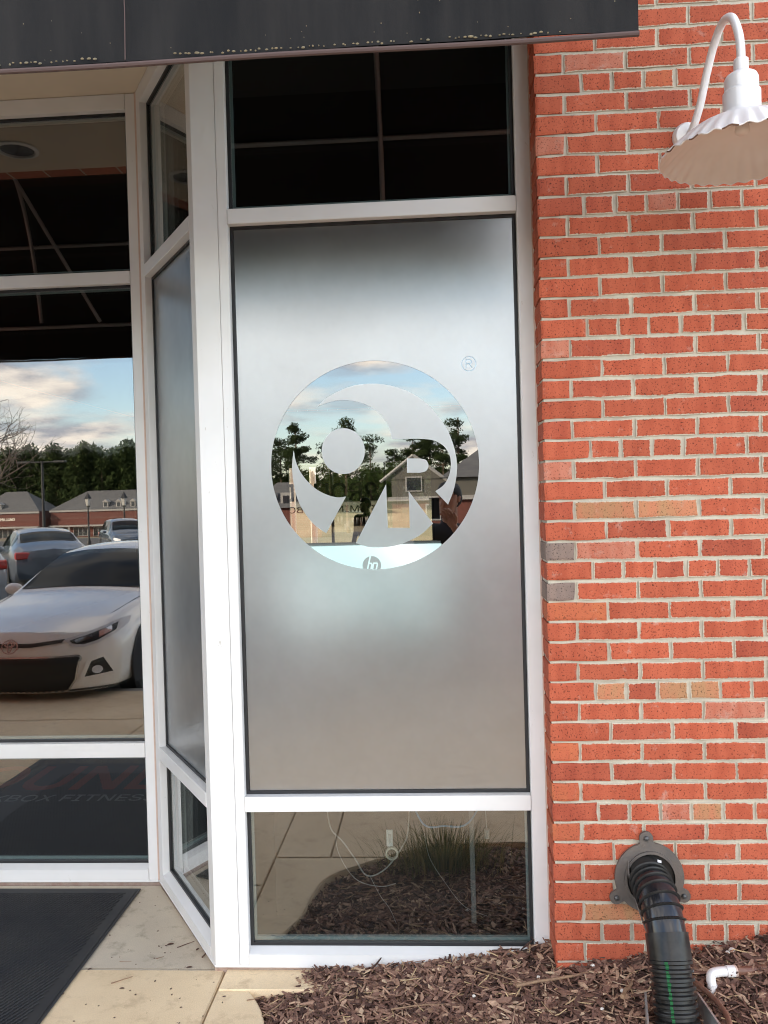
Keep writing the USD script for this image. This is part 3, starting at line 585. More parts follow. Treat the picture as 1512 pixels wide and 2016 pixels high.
ledge = tag(obj('foundation_ledge', box(-1.155, 0.0, 0.03, 0.155, -0.15, 0.006, 0.002), 'concrete_warm'), 'low concrete ledge under the front window sill next to the mulch', 'ledge')

# ------------------------------------------------------------------ black awning
AY, AX0, AX1, AZ = -0.95, -3.75, 0.107, 2.676
aw = thing('awning', 'black fabric awning with dirty straight valance over window and entrance', 'awning')
def valance(x0, x1, mt, name, **k):
    n = max(2, int((x1 - x0) / 0.06)); xx = np.linspace(x0, x1, n); zz = np.linspace(AZ + 0.012, AZ + 0.27, 6)
    X, Zg = np.meshgrid(xx, zz); Yg = AY + 0.004 * np.sin(X * 5.1) * (1 - (Zg - AZ) / 0.3) + 0.0025 * np.sin(X * 13.0 + Zg * 9)
    f = quad_grid(X, Yg, Zg); b = quad_grid(X, Yg + 0.003, Zg); b.invert()
    return obj(name, [f, b], mt, aw, smooth=True, **k)
for a, b in ((AX0, -2.418), (-2.418, -1.034), (-1.034, AX1)):
    valance(a, b, 'awning_black', 'valance')
for x in (-2.418, -1.034):
    obj('seam', tube([(x, AY - 0.005, AZ + 0.012), (x + .002, AY - .0045, AZ + 0.13), (x, AY - 0.005, AZ + 0.27)], 0.0013, 6), 'hem_look', aw)
obj('hem', tube([(x, AY + 0.001, AZ + 0.005 + 0.0015 * math.sin(x * 7)) for x in np.linspace(AX0, AX1, 60)], 0.0062, 8), 'hem_look', aw)
prof = [(AY, AZ + 0.27), (-0.90, 3.20), (-0.84, 3.42), (-0.70, 3.72), (-0.45, 3.98), (0.0, 4.20)]
pp = smoothline(prof, 5)
X = np.array([[AX0, AX1]] * len(pp)); Yg = np.repeat(pp[:, :1], 2, 1); Zg = np.repeat(pp[:, 1:], 2, 1)
top = quad_grid(X, Yg, Zg); under = quad_grid(X, Yg + 0.004, Zg - 0.004); under.invert()
obj('canopy', [top], 'awning_black', aw, smooth=True); obj('canopy_lining', [under], 'awning_inner', aw, smooth=True)
def tri_end(x):
    pts = [(y, z) for y, z in pp if z > 3.40] + [(0.0, 3.55)]
    m = extrude(Polygon(pts), 0.004); m.apply_transform(np.array([[0, 0, 1, x], [1, 0, 0, 0], [0, 1, 0, 0], [0, 0, 0, 1.0]])); return m
obj('end_panel', tri_end(AX0), 'awning_black', aw); obj('end_panel', tri_end(AX1 - .004), 'awning_black', aw)
for k, x in enumerate((-3.70, -2.95, -1.85, -0.575, 0.085)):
    obj('rafter', tube([(x, y + 0.018, z - 0.02) for y, z in pp], 0.0125, 8), 'pipe_grey', aw)
for y, z in ((AY + 0.016, AZ + 0.22), (-0.835, 3.40), (-0.42, 3.96)):
    obj('cross_pipe', tube([(AX0, y, z), (AX1, y, z)], 0.0125, 8), 'pipe_grey', aw)
obj('brace', tube([(-2.55, AY + 0.02, 2.92), (-2.98, -0.20, 4.02)], 0.012, 8), 'pipe_grey', aw)
gob = []
for x in np.arange(AX0, AX1, 0.012):
    if rng.random() < 0.8 and meshkit.noise(np.array([x * 6, 0, 0])) > 0.12:
        s = rng.uniform(.35, .85); m = trimesh.creation.icosphere(0, 1.0); m.apply_scale([0.0042 * s * rng.uniform(.8, 2.0), 0.0022, 0.0036 * s]); m.apply_translation([x + rng.normal(0, .003), AY - 0.0035, AZ + 0.0185 + rng.normal(0, .0012)]); gob.append(m)
for k in range(130):
    x, z = rng.uniform(AX0, AX1), AZ + 0.02 + 0.25 * rng.random() ** 1.6; s = rng.uniform(.4, 1.0)
    m = trimesh.creation.icosphere(0, 1.0); m.apply_scale([0.0014 * s, 0.0012, 0.002 * s]); m.apply_translation([x, AY - 0.006, z]); gob.append(m)
obj('lichen', gob, 'lichen_look', aw, kind='stuff')
# ------------------------------------------------------------------ gooseneck wall lamp
LX, LY = 0.545, -0.335
lamp = thing('gooseneck_lamp', 'white gooseneck wall lamp with scalloped dish shade on the brick wall', 'wall lamp')
canopy = lathe([(0.0, 0.030), (0.022, 0.030), (0.040, 0.024), (0.047, 0.010), (0.048, 0.0)], 32)
obj('wall_plate', xf(canopy, rx=math.pi / 2, T=[0.489, 0.0005, 2.836]), 'lamp_white', lamp, smooth=40)
gp = smoothline([(0.489, -0.025, 2.836), (0.495, -0.05, 2.850), (0.506, -0.085, 2.900), (0.516, -0.12, 2.975), (0.526, -0.165, 3.045), (0.534, -0.225, 3.082), (0.540, -0.285, 3.062), (0.544, -0.322, 3.000), (LX, LY, 2.945), (LX, LY, 2.905)], 6)
obj('arm', tube(gp, 0.0122, 14), 'lamp_white', lamp, smooth=True)
sock = lathe([(0.0, 2.918), (0.016, 2.918), (0.0205, 2.914), (0.0205, 2.878), (0.030, 2.876), (0.042, 2.868), (0.0465, 2.858), (0.0465, 2.828), (0.048, 2.824), (0.0515, 2.820), (0.0515, 2.768), (0.055, 2.760), (0.066, 2.748)], 40)
obj('socket', xf(sock, T=[LX, LY, 0]), 'lamp_white', lamp, smooth=35)
nT, nR = 272, 16
th = np.linspace(0, 2 * np.pi, nT + 1)
def dish(off):
    rr_ = np.concatenate([np.linspace(0.05, 0.12, 5), np.linspace(0.14, 0.230, nR - 5)]); R_, T_ = np.meshgrid(rr_, th, indexing='ij')
    fl = np.clip((R_ - 0.125) / 0.105, 0, 1) ** 1.3
    Zz = 2.752 - 0.022 * ((R_ - .05) / .07).clip(0, 1) - 0.085 * ((R_ - .12) / .11).clip(0, 1) ** 1.25 + 0.0031 * fl * np.cos(T_ * 34) - off
    return quad_grid(LX + R_ * np.cos(T_), LY + R_ * np.sin(T_), Zz)
d1 = dish(0.0); d1.invert() if d1.face_normals[:, 2].mean() < 0 else None
d2 = dish(0.0035); d2.invert() if d2.face_normals[:, 2].mean() > 0 else None
obj('shade', d1, 'lamp_white', lamp, smooth=True)
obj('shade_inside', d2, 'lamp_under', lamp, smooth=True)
rimp = [(LX + 0.230 * math.cos(t), LY + 0.230 * math.sin(t), 2.645 + 0.0031 * math.cos(t * 34) - .0018) for t in np.linspace(0, 2 * np.pi, 273)]
obj('rim', tube(rimp, 0.0024, 6, caps=False), 'lamp_white', lamp, smooth=True)
rs = []
for t0, ln in ((3.35, .16), (3.75, .12), (4.15, .18), (4.62, .12), (4.95, .15), (5.3, .1)):
    rs.append(tube([(LX + 0.2315 * math.cos(t), LY + 0.2315 * math.sin(t), 2.6445 + 0.0031 * math.cos(t * 34) - .002) for t in np.linspace(t0, t0 + ln, 6)], 0.0021, 6))
[obj('rust_chip', r_, 'rust_look', lamp) for r_ in rs]
obj('lamp_bulb', xf(lathe([(0.0, 2.700), (0.012, 2.701), (0.019, 2.706), (0.021, 2.714), (0.018, 2.726), (0.014, 2.734), (0.014, 2.745)], 24), T=[LX, LY, 0]), 'bulb_look', lamp, smooth=True)

# ------------------------------------------------------------------ drain: wall collar, black pipe, trough
col = thing('wall_collar', 'dark iron collar with three bolted ears around the drain hole in the brick wall', 'drain collar')
cx, cz = 0.3105, 0.411
ring = affinity.scale(Point(cx, cz).buffer(0.1125, 48), 1.0, 1.03)
ears = unary_union([unary_union([Point(a, b).buffer(0.0165, 12), LineString([(a, b), (cx + (a - cx) * .8, cz + (b - cz) * .8)]).buffer(0.022)]) for a, b in ((0.303, 0.542), (0.2015, 0.345), (0.4205, 0.350))])
plate = ring.union(ears).buffer(0.006).buffer(-0.006).difference(affinity.scale(Point(cx + .004, cz - .004).buffer(0.078, 40), 1.0, 1.08))
pm = extrude(plate, 0.009); pm.apply_transform(XZ); pm.apply_translation([0, -0.004, 0])
lipr = affinity.scale(Point(cx + .004, cz - .004).buffer(0.086, 40), 1, 1.08).difference(affinity.scale(Point(cx + .004, cz - .004).buffer(0.078, 40), 1, 1.08))
lp = extrude(lipr, 0.016); lp.apply_transform(XZ); lp.apply_translation([0, -0.004, 0])
obj('ring_plate', pm, 'iron_grey', col); obj('lip', lp, 'iron_grey', col)
obj('hole_backing', standing(affinity.scale(Point(cx + .004, cz - .004).buffer(0.0775, 32), 1, 1.08), 0.002, -0.0075), 'car_black', col)
for a, b in ((0.303, 0.542), (0.2015, 0.345), (0.4205, 0.350)):
    obj('bolt', xf(lathe([(0, 0.008), (0.005, 0.0075), (0.0085, 0.004), (0.009, 0.0)], 14), rx=math.pi / 2, T=[a, -0.013, b]), 'bolt_look', col, smooth=40)
pipe = thing('drain_pipe', 'black corrugated drain pipe bending from the wall collar down into the mulch', 'drain pipe')
pc = smoothline([(0.303, 0.02, 0.432), (0.300, -0.035, 0.428), (0.301, -0.085, 0.418), (0.306, -0.135, 0.400), (0.310, -0.175, 0.368), (0.312, -0.205, 0.325), (0.313, -0.228, 0.275), (0.3135, -0.25, 0.225), (0.314, -0.272, 0.17), (0.3145, -0.292, 0.115), (0.315, -0.31, 0.06)], 14)
L = np.concatenate([[0], np.cumsum(np.linalg.norm(np.diff(pc, axis=0), axis=1))]); N = len(pc)
def at_len(s): return np.array([np.interp(s, L, pc[:, k]) for k in range(3)]).T
def seg(a, b, n, rf): s = np.linspace(a, b, n); return tube(at_len(s), [rf(v) for v in s], 28)
Lt = L[-1]
obj('pipe_neck', seg(0.0, 0.115, 20, lambda v: 0.056), 'plastic_black', pipe, smooth=40)
obj('elbow_section', seg(0.105, 0.275, 30, lambda v: 0.0595), 'plastic_sheen', pipe, smooth=40)
rings_ = []
for v in (0.080, 0.100, 0.122, 0.146, 0.172, 0.200, 0.230):
    rings_.append(seg(v - 0.0035, v + 0.0035, 5, lambda q, v=v: 0.0675 - 0.0065 * abs(q - v) / 0.0035))
for r_ in rings_: obj('rib_ring', r_, 'plastic_black', pipe, smooth=40)
obj('coupling', seg(0.262, 0.335, 12, lambda v: 0.0645), 'plastic_black', pipe, smooth=40)
def corr(v): return 0.0610 + 0.0044 * (1 if math.sin((v - 0.335) / 0.0225 * 2 * math.pi) > -0.15 else -1) * min(1, abs(math.sin((v - 0.335) / 0.0225 * 2 * math.pi)) * 2.5)
obj('corrugated_section', seg(0.333, Lt, 170, corr), 'plastic_black', pipe, smooth=50)
gs = np.linspace(0.337, Lt - .01, 60); gpt = at_len(gs)
tang = np.gradient(gpt, axis=0); tang /= np.linalg.norm(tang, axis=1, keepdims=True)
side_ = np.array([-0.36, -0.9, 0.0]); sd = side_ - (tang @ side_)[:, None] * tang; sd /= np.linalg.norm(sd, axis=1, keepdims=True)
lat = np.cross(tang, sd); V = []; 
for i in range(len(gs)):
    rr2 = corr(gs[i]) + 0.0007; w_ = 0.0048 * rng.uniform(.6, 1.2)
    V += [gpt[i] + sd[i] * rr2 - lat[i] * w_, gpt[i] + sd[i] * rr2 + lat[i] * w_]
F = []
for i in range(len(gs) - 1): F += [(2 * i, 2 * i + 1, 2 * i + 3), (2 * i, 2 * i + 3, 2 * i + 2)]
gm = trimesh.Trimesh(np.array(V), F, process=False)
obj('green_stripe', [gm, trimesh.Trimesh(gm.vertices, np.array(F)[:, ::-1], process=False)], 'green_stripe', pipe)
lab = box(-0.004, 0.004, -0.0006, 0.0006, -0.016, 0.016); obj('sticker', xf(lab, rz=-1.0, T=[0.252, -0.052, 0.432]), 'white_label', pipe)
lab = box(-0.009, 0.009, -0.0006, 0.0006, -0.004, 0.004); obj('sticker', xf(lab, rz=.55, rx=-.35, ry=.4, T=[0.338, -0.035, 0.475]), 'white_label', pipe)
strap = smoothline([(0.2445, -0.012, 0.47), (0.240, -0.03, 0.43), (0.246, -0.07, 0.385), (0.256, -0.12, 0.335), (0.262, -0.15, 0.31), (0.266, -0.165, 0.30)], 6)
obj('lining_edge', tube(strap, 0.0028, 8), 'iron_grey', pipe, smooth=True)
trough = thing('splash_trough', 'grey metal splash trough at the foot of the drain pipe', 'trough')
for s_ in (-1, 1):
    w0 = np.array([[0.315 + s_ * 0.075, -0.235, 0.13], [0.315 + s_ * 0.105, -0.42, 0.09]])
    pl = np.array([w0[0] + [0, 0, 0.03], w0[1] + [s_ * .004, 0, 0.045], w0[1] + [0, 0, -0.06], w0[0] + [0, 0, -0.06]])
    t_ = np.array([s_ * 0.006, 0, 0]); obj('side_flange', trimesh.convex.convex_hull(np.vstack([pl, pl + t_])), 'galv_look', trough)
obj('trough_floor', box(0.235, 0.395, -0.5, -0.24, 0.045, 0.052), 'galv_look', trough)

elb = thing('pipe_elbow', 'small white plastic pipe elbow lying on the mulch by the wall', 'pipe elbow')
ez = float(mulch_z(0.47, -0.12)) + 0.022
obj('elbow_body', tube(smoothline([(0.520, -0.125, ez + .004), (0.490, -0.128, ez + .004), (0.468, -0.133, ez), (0.462, -0.142, ez - 0.014), (0.464, -0.150, ez - 0.034)], 6), 0.0145, 18), 'pvc_white', elb, smooth=50)
obj('collar', tube([(0.516, -0.125, ez + .004), (0.541, -0.123, ez + .004)], 0.0172, 18), 'pvc_white', elb, smooth=40)
obj('collar', tube([(0.4632, -0.148, ez - 0.026), (0.465, -0.153, ez - 0.048)], 0.0165, 18), 'pvc_white', elb, smooth=40)
stub = thing('brown_pipe', 'short dark brown pipe stub plugged into the white elbow', 'pipe')
obj('pipe_body', tube([(0.541, -0.123, ez + .004), (0.60, -0.115, ez + .002), (0.66, -0.10, ez + .004)], 0.0135, 14), 'hose_brown', stub, smooth=40)
obj('end_ring', tube([(0.541, -0.123, ez + .004), (0.547, -0.1225, ez + .004)], 0.0175, 16), 'caulk_look', stub, smooth=40)
hp = [(0.405, -0.12), (0.425, -0.17), (0.452, -0.23), (0.462, -0.29), (0.455, -0.34), (0.43, -0.39), (0.39, -0.43)]
hose = thing('brown_hose', 'curved brown irrigation hose on the mulch beside the drain pipe', 'hose')
obj('hose_body', tube(smoothline([(x, y, float(mulch_z(x, y)) + 0.014 + (0.012 if 0 < i < 6 else 0)) for i, (x, y) in enumerate(hp)], 8), 0.0082, 12), 'hose_brown', hose, smooth=True)

# loose sticks, leaves and pebbles
def stick(L, r, bend=0.1):
    n = 6; s = np.linspace(-.5, .5, n); p = np.stack([s * L, np.cumsum(rng.normal(0, bend * r * 2, n)), np.cumsum(rng.normal(0, r * .3, n))], 1)
    return tube(p, np.linspace(r, r * .55, n) * rng.uniform(.8, 1.1, n), 6)
tw = [(-1.519, 0.091, .075, .0024, .62, 'reddish brown twig on the warm-toned slab beside the mat'), (-1.36, 0.335, .07, .0018, .75, 'thin dark twig on the grey slab in the entrance recess'), (-1.265, 0.265, .05, .003, 1.35, 'dark stick lying close to the angled side window sill'),
      (-1.43, 0.24, .03, .0013, .6, 'tiny twig in the middle of the grey slab'), (-1.55, 0.21, .045, .001, -.02, 'hair-thin twig on the slab edge near the mat'), (-1.02, -0.02, .05, .002, .35, 'small twig on the slab corner next to the mulch edge')]
for x, y, l, r, a, lb in tw:
    t = obj('twig', xf(stick(l, r), rz=a, T=[x, y, r * 1.1]), 'twig_look' if 'dark' not in lb else 'leaf_dry'); tag(t, lb, 'twig')
mt_ = [(0.02, -0.075, .34, .006, .28, 'long grey stick lying on the mulch at the foot of the brick wall'), (-0.20, -0.02, .16, .003, -.5, 'thin tan stick on the mulch under the window corner'), (0.19, -0.15, .11, .008, 1.2, 'short thick bark stick on the mulch left of the drain pipe'),
       (-0.95, -0.06, .11, .0035, 1.0, 'pale straw-coloured stick at the left tip of the mulch bed'), (-0.45, -0.12, .2, .003, .2, 'slender reddish stick on the mulch below the window middle'), (0.2, -0.33, .12, .009, .25, 'orange-brown bark piece at the lower edge of the mulch')]
for x, y, l, r, a, lb in mt_:
    t = obj('twig', xf(stick(l, r, .25), rz=a, T=[x, y, float(mulch_z(x, y)) + .016]), 'twig_look'); tag(t, lb, 'stick')
def drleaf(s):
    n = 7; a = np.linspace(-1, 1, n); w = .42 * (1 - a ** 2) ** .7; V = []
    for i in range(n): V += [(a[i] * s, -w[i] * s, abs(w[i]) * s * .4), (a[i] * s, 0, 0.0), (a[i] * s, w[i] * s, abs(w[i]) * s * .35)]
    F = []
    for i in range(n - 1):
        for j in range(2): p = 3 * i + j; F += [(p, p + 3, p + 4), (p, p + 4, p + 1)]
    V = np.array(V); m = trimesh.Trimesh(V, F, process=False); m2 = trimesh.Trimesh(V - [0, 0, .0008], np.array(F)[:, ::-1], process=False); return cat([m, m2])
for x, y, s, a, lb in [(-1.42, 0.335, .014, .4, 'curled dark red leaf on the grey recess slab'), (-1.305, 0.30, .009, 1.2, 'small dark leaf scrap on the grey recess slab'), (-1.30, 0.175, .012, .2, 'brown leaf lying on the slab seam near the corner post'), (-1.32, .66, .02, .7, 'crumpled leaf in the inner corner of the entrance recess'),
                       (-1.665, 0.16, .009, .9, 'small brown leaf at the edge of the black mat'), (-1.50, 0.04, .009, .1, 'leaf speck on the pale slab below the long twig')]:
    tag(obj('dry_leaf', xf(drleaf(s), rz=a, T=[x, y, .0015]), 'leaf_dry'), lb, 'leaf')
spk = []
for k in range(120):
    x, y = rng.uniform(-1.75, -1.0), rng.uniform(-.4, .8)
    if not (x < -1.25 - max(0, y - .15) * .6): 
        if y > .13: continue
    s = rng.uniform(.0012, .0038); m = trimesh.creation.icosphere(0, s); m.apply_scale([rng.uniform(.7, 2.2), 1, .4]); m.apply_transform(trimesh.transformations.rotation_matrix(rng.uniform(0, 6.28), [0, 0, 1])); m.apply_translation([x, y, s * .3]); spk.append(m)
tag(obj('grit', spk, 'leaf_dry'), 'fine dark crumbs of bark and dirt strewn over the slabs', 'grit', kind='stuff')
for x, y, s, lb in [(-0.065, -0.045, .005, 'white pebble on the mulch near the brick corner'), (0.115, -0.03, .006, 'pale pebble against the brick wall foot'), (0.185, -0.16, .007, 'white scrap on the mulch left of the drain pipe'), (0.56, -0.045, .008, 'white pebble on the mulch above the elbow'), (0.545, -0.05, .006, 'small white pebble beside the larger one above the elbow'), (-0.28, -0.10, .005, 'white pebble in the mulch under the window'), (0.11, -0.21, .005, 'white crumb in the middle of the mulch')]:
    m = trimesh.creation.icosphere(2, s); m.vertices *= (1 + .35 * (meshkit.noise(m.vertices / s * 1.3 + x * 50) - .5))[:, None]; m.apply_scale([1.2, 1, .8]); m.apply_translation([x, y, float(mulch_z(x, y)) + .014]); tag(obj('pebble', m, 'pebble_look', smooth=True), lb, 'pebble')

# ------------------------------------------------------------------ black rubber door mat
dm = thing('door_mat', 'black rubber door mat with ridged tread in front of the entrance window', 'door mat')
MX0, MX1, MY0, MY1 = -3.05, -1.694, -1.0, 0.792
obj('mat_base', box(MX0, MX1, MY0, MY1, 0.0015, 0.008, 0.003), 'rubber_mat', dm)
obj('mat_border', [extrude(sbox(MX0 + .012, MY0 + .012, MX1 - .012, MY1 - .012).difference(sbox(MX0 + .05, MY0 + .05, MX1 - .05, MY1 - .05)), 0.0025).apply_translation([0, 0, 0.008])], 'rubber_mat', dm)
tr = []; k = 0
base = box(-0.011, 0.011, -0.0028, 0.0028, 0, 0.0042, 0.0012)
Vb, Fb = np.array(base.vertices), np.array(base.faces); Vs, Fs, o = [], [], 0
ca, sa = math.cos(.9), math.sin(.9); Rb = np.array([[ca, -sa, 0], [sa, ca, 0], [0, 0, 1]])
for j, yy in enumerate(np.arange(MY0 + .07, MY1 - .06, 0.0195)):
    if yy < -0.6: continue
    for xx in np.arange(MX0 + .07 + (j % 2) * .0085, MX1 - .06, 0.017):
        if xx < -2.75: continue
        Vs.append(Vb @ Rb.T * [1, 1, rng.uniform(.7, 1.0)] + [xx, yy, 0.0078]); Fs.append(Fb + o); o += len(Vb)
obj('tread_bars', trimesh.Trimesh(np.vstack(Vs), np.vstack(Fs), process=False), 'rubber_mat', dm, kind='stuff')

# ------------------------------------------------------------------ inside the shop
desk = thing('counter', 'dark reception counter behind the frosted window', 'counter')
obj('counter_front', box(-1.05, 0.18, 0.56, 0.60, 0.0, 0.93), 'counter_dark', desk); obj('counter_top', box(-1.08, 0.2, 0.36, 1.25, 0.93, 0.965, .004), 'counter_dark', desk)
obj('counter_side', box(-1.05, -1.01, 0.6, 1.2, 0, 0.93), 'counter_dark', desk); obj('counter_side', box(0.14, 0.18, 0.6, 1.2, 0, .93), 'counter_dark', desk)
mon = thing('monitor', 'pale glowing computer screen behind the emblem with a round grey logo', 'monitor', loc=(-0.645, 0.42, 0.0))
obj('back_shell', box(-0.306, 0.306, 0.002, 0.04, 1.185, 1.512, .008), 'screen_white', mon); obj('screen', box(-0.302, 0.302, -0.001, 0.002, 1.19, 1.509), 'screen_lit', mon)
obj('vent_strip', [box(-0.300, 0.300, 0.006, 0.05, 1.5125, 1.5185)] + [box(x, x + .003, 0.004, 0.03, 1.5187, 1.5215) for x in np.arange(-0.29, 0.29, 0.007)], 'screen_vent', mon)
obj('stand_neck', box(-0.052, 0.125, -0.012, 0.02, 0.975, 1.25, .006), 'screen_white', mon); obj('stand_foot', box(-0.14, 0.21, -0.05, 0.16, 0.966, 0.977, .003), 'screen_white', mon)
lg = thing
hx, hz, hR = 0.033, 1.431, 0.036
disc = Point(hx, hz).buffer(hR, 32)
def st(pts, w): return LineString([(hx + x * hR, hz + z * hR) for x, z in pts]).buffer(w * hR, cap_style=2)
letters = unary_union([st([(-.14, .98), (-.50, -.50)], .075), st([(-.40, .22), (-.05, .22), (.02, .12), (-.13, -.50)], .075), st([(.22, .30), (-.08, -.98)], .075), st([(.22, .24), (.55, .24), (.60, .12), (.48, -.38), (.42, -.46), (.10, -.46)], .075)]).intersection(disc)
obj('logo_disc', standing(disc.difference(letters), 0.0015, -0.0035), 'logo_grey', mon); 
def cable(name, pts, r, mtl, lb): 
    t = obj(name, tube(smoothline(pts, 8), r, 8), mtl, smooth=True); tag(t, lb, 'cable'); return t
yb = 0.545
cable('cable', [(-0.832, .42, 0.60), (-0.83, yb, 0.44), (-0.815, yb, 0.36), (-0.77, yb, 0.31), (-0.725, yb, 0.245), (-0.675, yb, 0.172), (-0.60, yb, 0.20), (-0.53, yb, 0.29), (-0.505, yb, 0.36), (-0.487, .45, 0.60)], 0.0030, 'cable_white', 'white cable hanging in a wide loop behind the lower window pane')
cable('cable', [(-0.80, yb, 0.345), (-0.79, yb, 0.27), (-0.75, yb, 0.19), (-0.70, yb, 0.145), (-0.62, yb, 0.128), (-0.56, yb, 0.14)], 0.0016, 'cable_white', 'thinner pale cable hanging below the wide white loop')
cable('cable', [(-0.50, .34, 0.60), (-0.44, .36, 0.452), (-0.36, .38, 0.435), (-0.27, .37, 0.45), (-0.19, .33, 0.60)], 0.0036, 'cable_blue', 'pale blue cable sagging just under the window rail')
cable('cable', [(-0.44, .5, 0.36), (-0.42, .5, 0.26), (-0.36, .5, 0.16), (-0.29, .5, 0.07), (-0.2, .5, 0.03)], 0.0010, 'cable_white', 'thin pale wire crossing the right half of the lower pane')
cable('cable', [(-0.66, .5, 0.19), (-0.62, .5, 0.11), (-0.585, .5, 0.06), (-0.56, .5, 0.0)], 0.0010, 'cable_white', 'thin wire running down to the floor behind the lower pane')
tg = thing('switch_plate', 'small white switch plate behind the lower window pane', 'switch'); obj('plate', box(-0.594, -0.568, 0.553, 0.559, 0.285, 0.353, .002), 'screen_white', tg); obj('rocker', box(-0.586, -0.576, 0.549, 0.5535, 0.302, 0.336, .001), 'pvc_white', tg)
tp = thing('tape_roll', 'pale roll of tape hanging under the white switch plate', 'tape'); obj('roll', xf(lathe([(0.019, -.008), (0.026, -.008), (0.026, .008), (0.019, .008)], 28, close=True), rx=math.pi / 2, T=[-0.573, 0.546, 0.262]), 'sign_cream', tp, smooth=40)
adp = thing('adapter', 'small pale plug hanging at the right of the lower pane', 'plug'); obj('plug_body', box(-0.203, -0.183, 0.5, 0.52, 0.335, 0.372, .003), 'cable_white', adp); obj('plug_cord', tube([(-0.193, .51, .37), (-0.196, .5, .43), (-0.21, .47, .6)], .0018, 6), 'cable_white', adp)
partp = tag(obj('table_leg', box(-0.262, -0.243, 0.50, 0.52, 0.0, 0.93, .002), 'screen_vent'), 'grey table leg standing behind the right of the lower pane', 'leg')
# carpet with lettering inside the recessed window
cp_ = thing('floor_rug', 'dark shop rug with red and grey lettering inside the recessed window', 'rug')
obj('rug_body', box(-4.2, -1.78, 1.05, 2.75, 0.001, 0.009, .003), 'rubber_mat', cp_)
obj('rug_band', box(-4.18, -1.80, 2.0, 2.72, 0.009, 0.0102), 'sand_ground', cp_) if False else None
def floor_text(s, height, width, x1, y0, m, z, bold=False):
    t = meshkit.text_mesh(s, height, 0.0015, bold); b = t.bounds; t.apply_translation([-b[0][0], -b[0][1], 0]); t.apply_scale([width / (b[1][0] - b[0][0]), height / (b[1][1] - b[0][1]), 1]); t.apply_translation([x1 - width, y0, z]); return obj('lettering', t, m, cp_)
floor_text('9ROUND', 0.46, 1.85, -1.98, 2.07, 'text_red', 0.0095, True)
floor_text('30 MIN KICKBOX FITNESS', 0.105, 1.75, -2.0, 1.88, 'text_grey', 0.0095)
rw = thing('rear_window', 'rear shop window with dark lettering seen through the emblem', 'window')
for x in (-3.3, -2.42, -1.36, -0.42): obj('stile', box(x, x + .05, 14.0, 14.1, 0.0, 2.5), 'car_black', rw)
obj('rail', [box(-3.3, -0.37, 14.0, 14.1, 0.4, 0.5), box(-3.3, -.37, 14.0, 14.1, 2.44, 2.5)], 'car_black', rw)
obj('glass_pane', quad_grid(np.array([[-3.28, -.38], [-3.28, -.38]]), np.full((2, 2), 14.06), np.array([[.45, .45], [2.45, 2.45]])), 'glass_tinted', rw)
def wall_text(s, height, width, xr, z0, bold=False):   # mirrored: read from outside
    t = meshkit.text_mesh(s, height, 0.004, bold); b = t.bounds; t.apply_translation([-b[0][0], -b[0][1], 0]); t.apply_scale([width / (b[1][0] - b[0][0]), height / (b[1][1] - b[0][1]), 1])
    t.apply_transform(np.array([[-1, 0, 0, 0], [0, 0, 1, 0], [0, 1, 0, 0], [0, 0, 0, 1.0]])); t.apply_translation([xr, 14.02, z0]); obj('lettering', t, 'text_dark', rw)
wall_text('9ROUND', 0.36, 1.95, -1.50, 1.70, True); wall_text('30 MIN KICKBOX', 0.13, 1.95, -1.50, 1.47)
pad = thing('training_bench', 'low red padded bench deep inside the shop', 'bench'); obj('pad', box(-2.6, -0.6, 8.2, 8.75, 0.98, 1.12, .03), 'red_pad', pad); obj('bench_leg', box(-2.5, -2.4, 8.25, 8.7, 0, 0.98), 'post_black', pad); obj('bench_leg', box(-0.8, -0.7, 8.25, 8.7, 0, 0.98), 'post_black', pad)
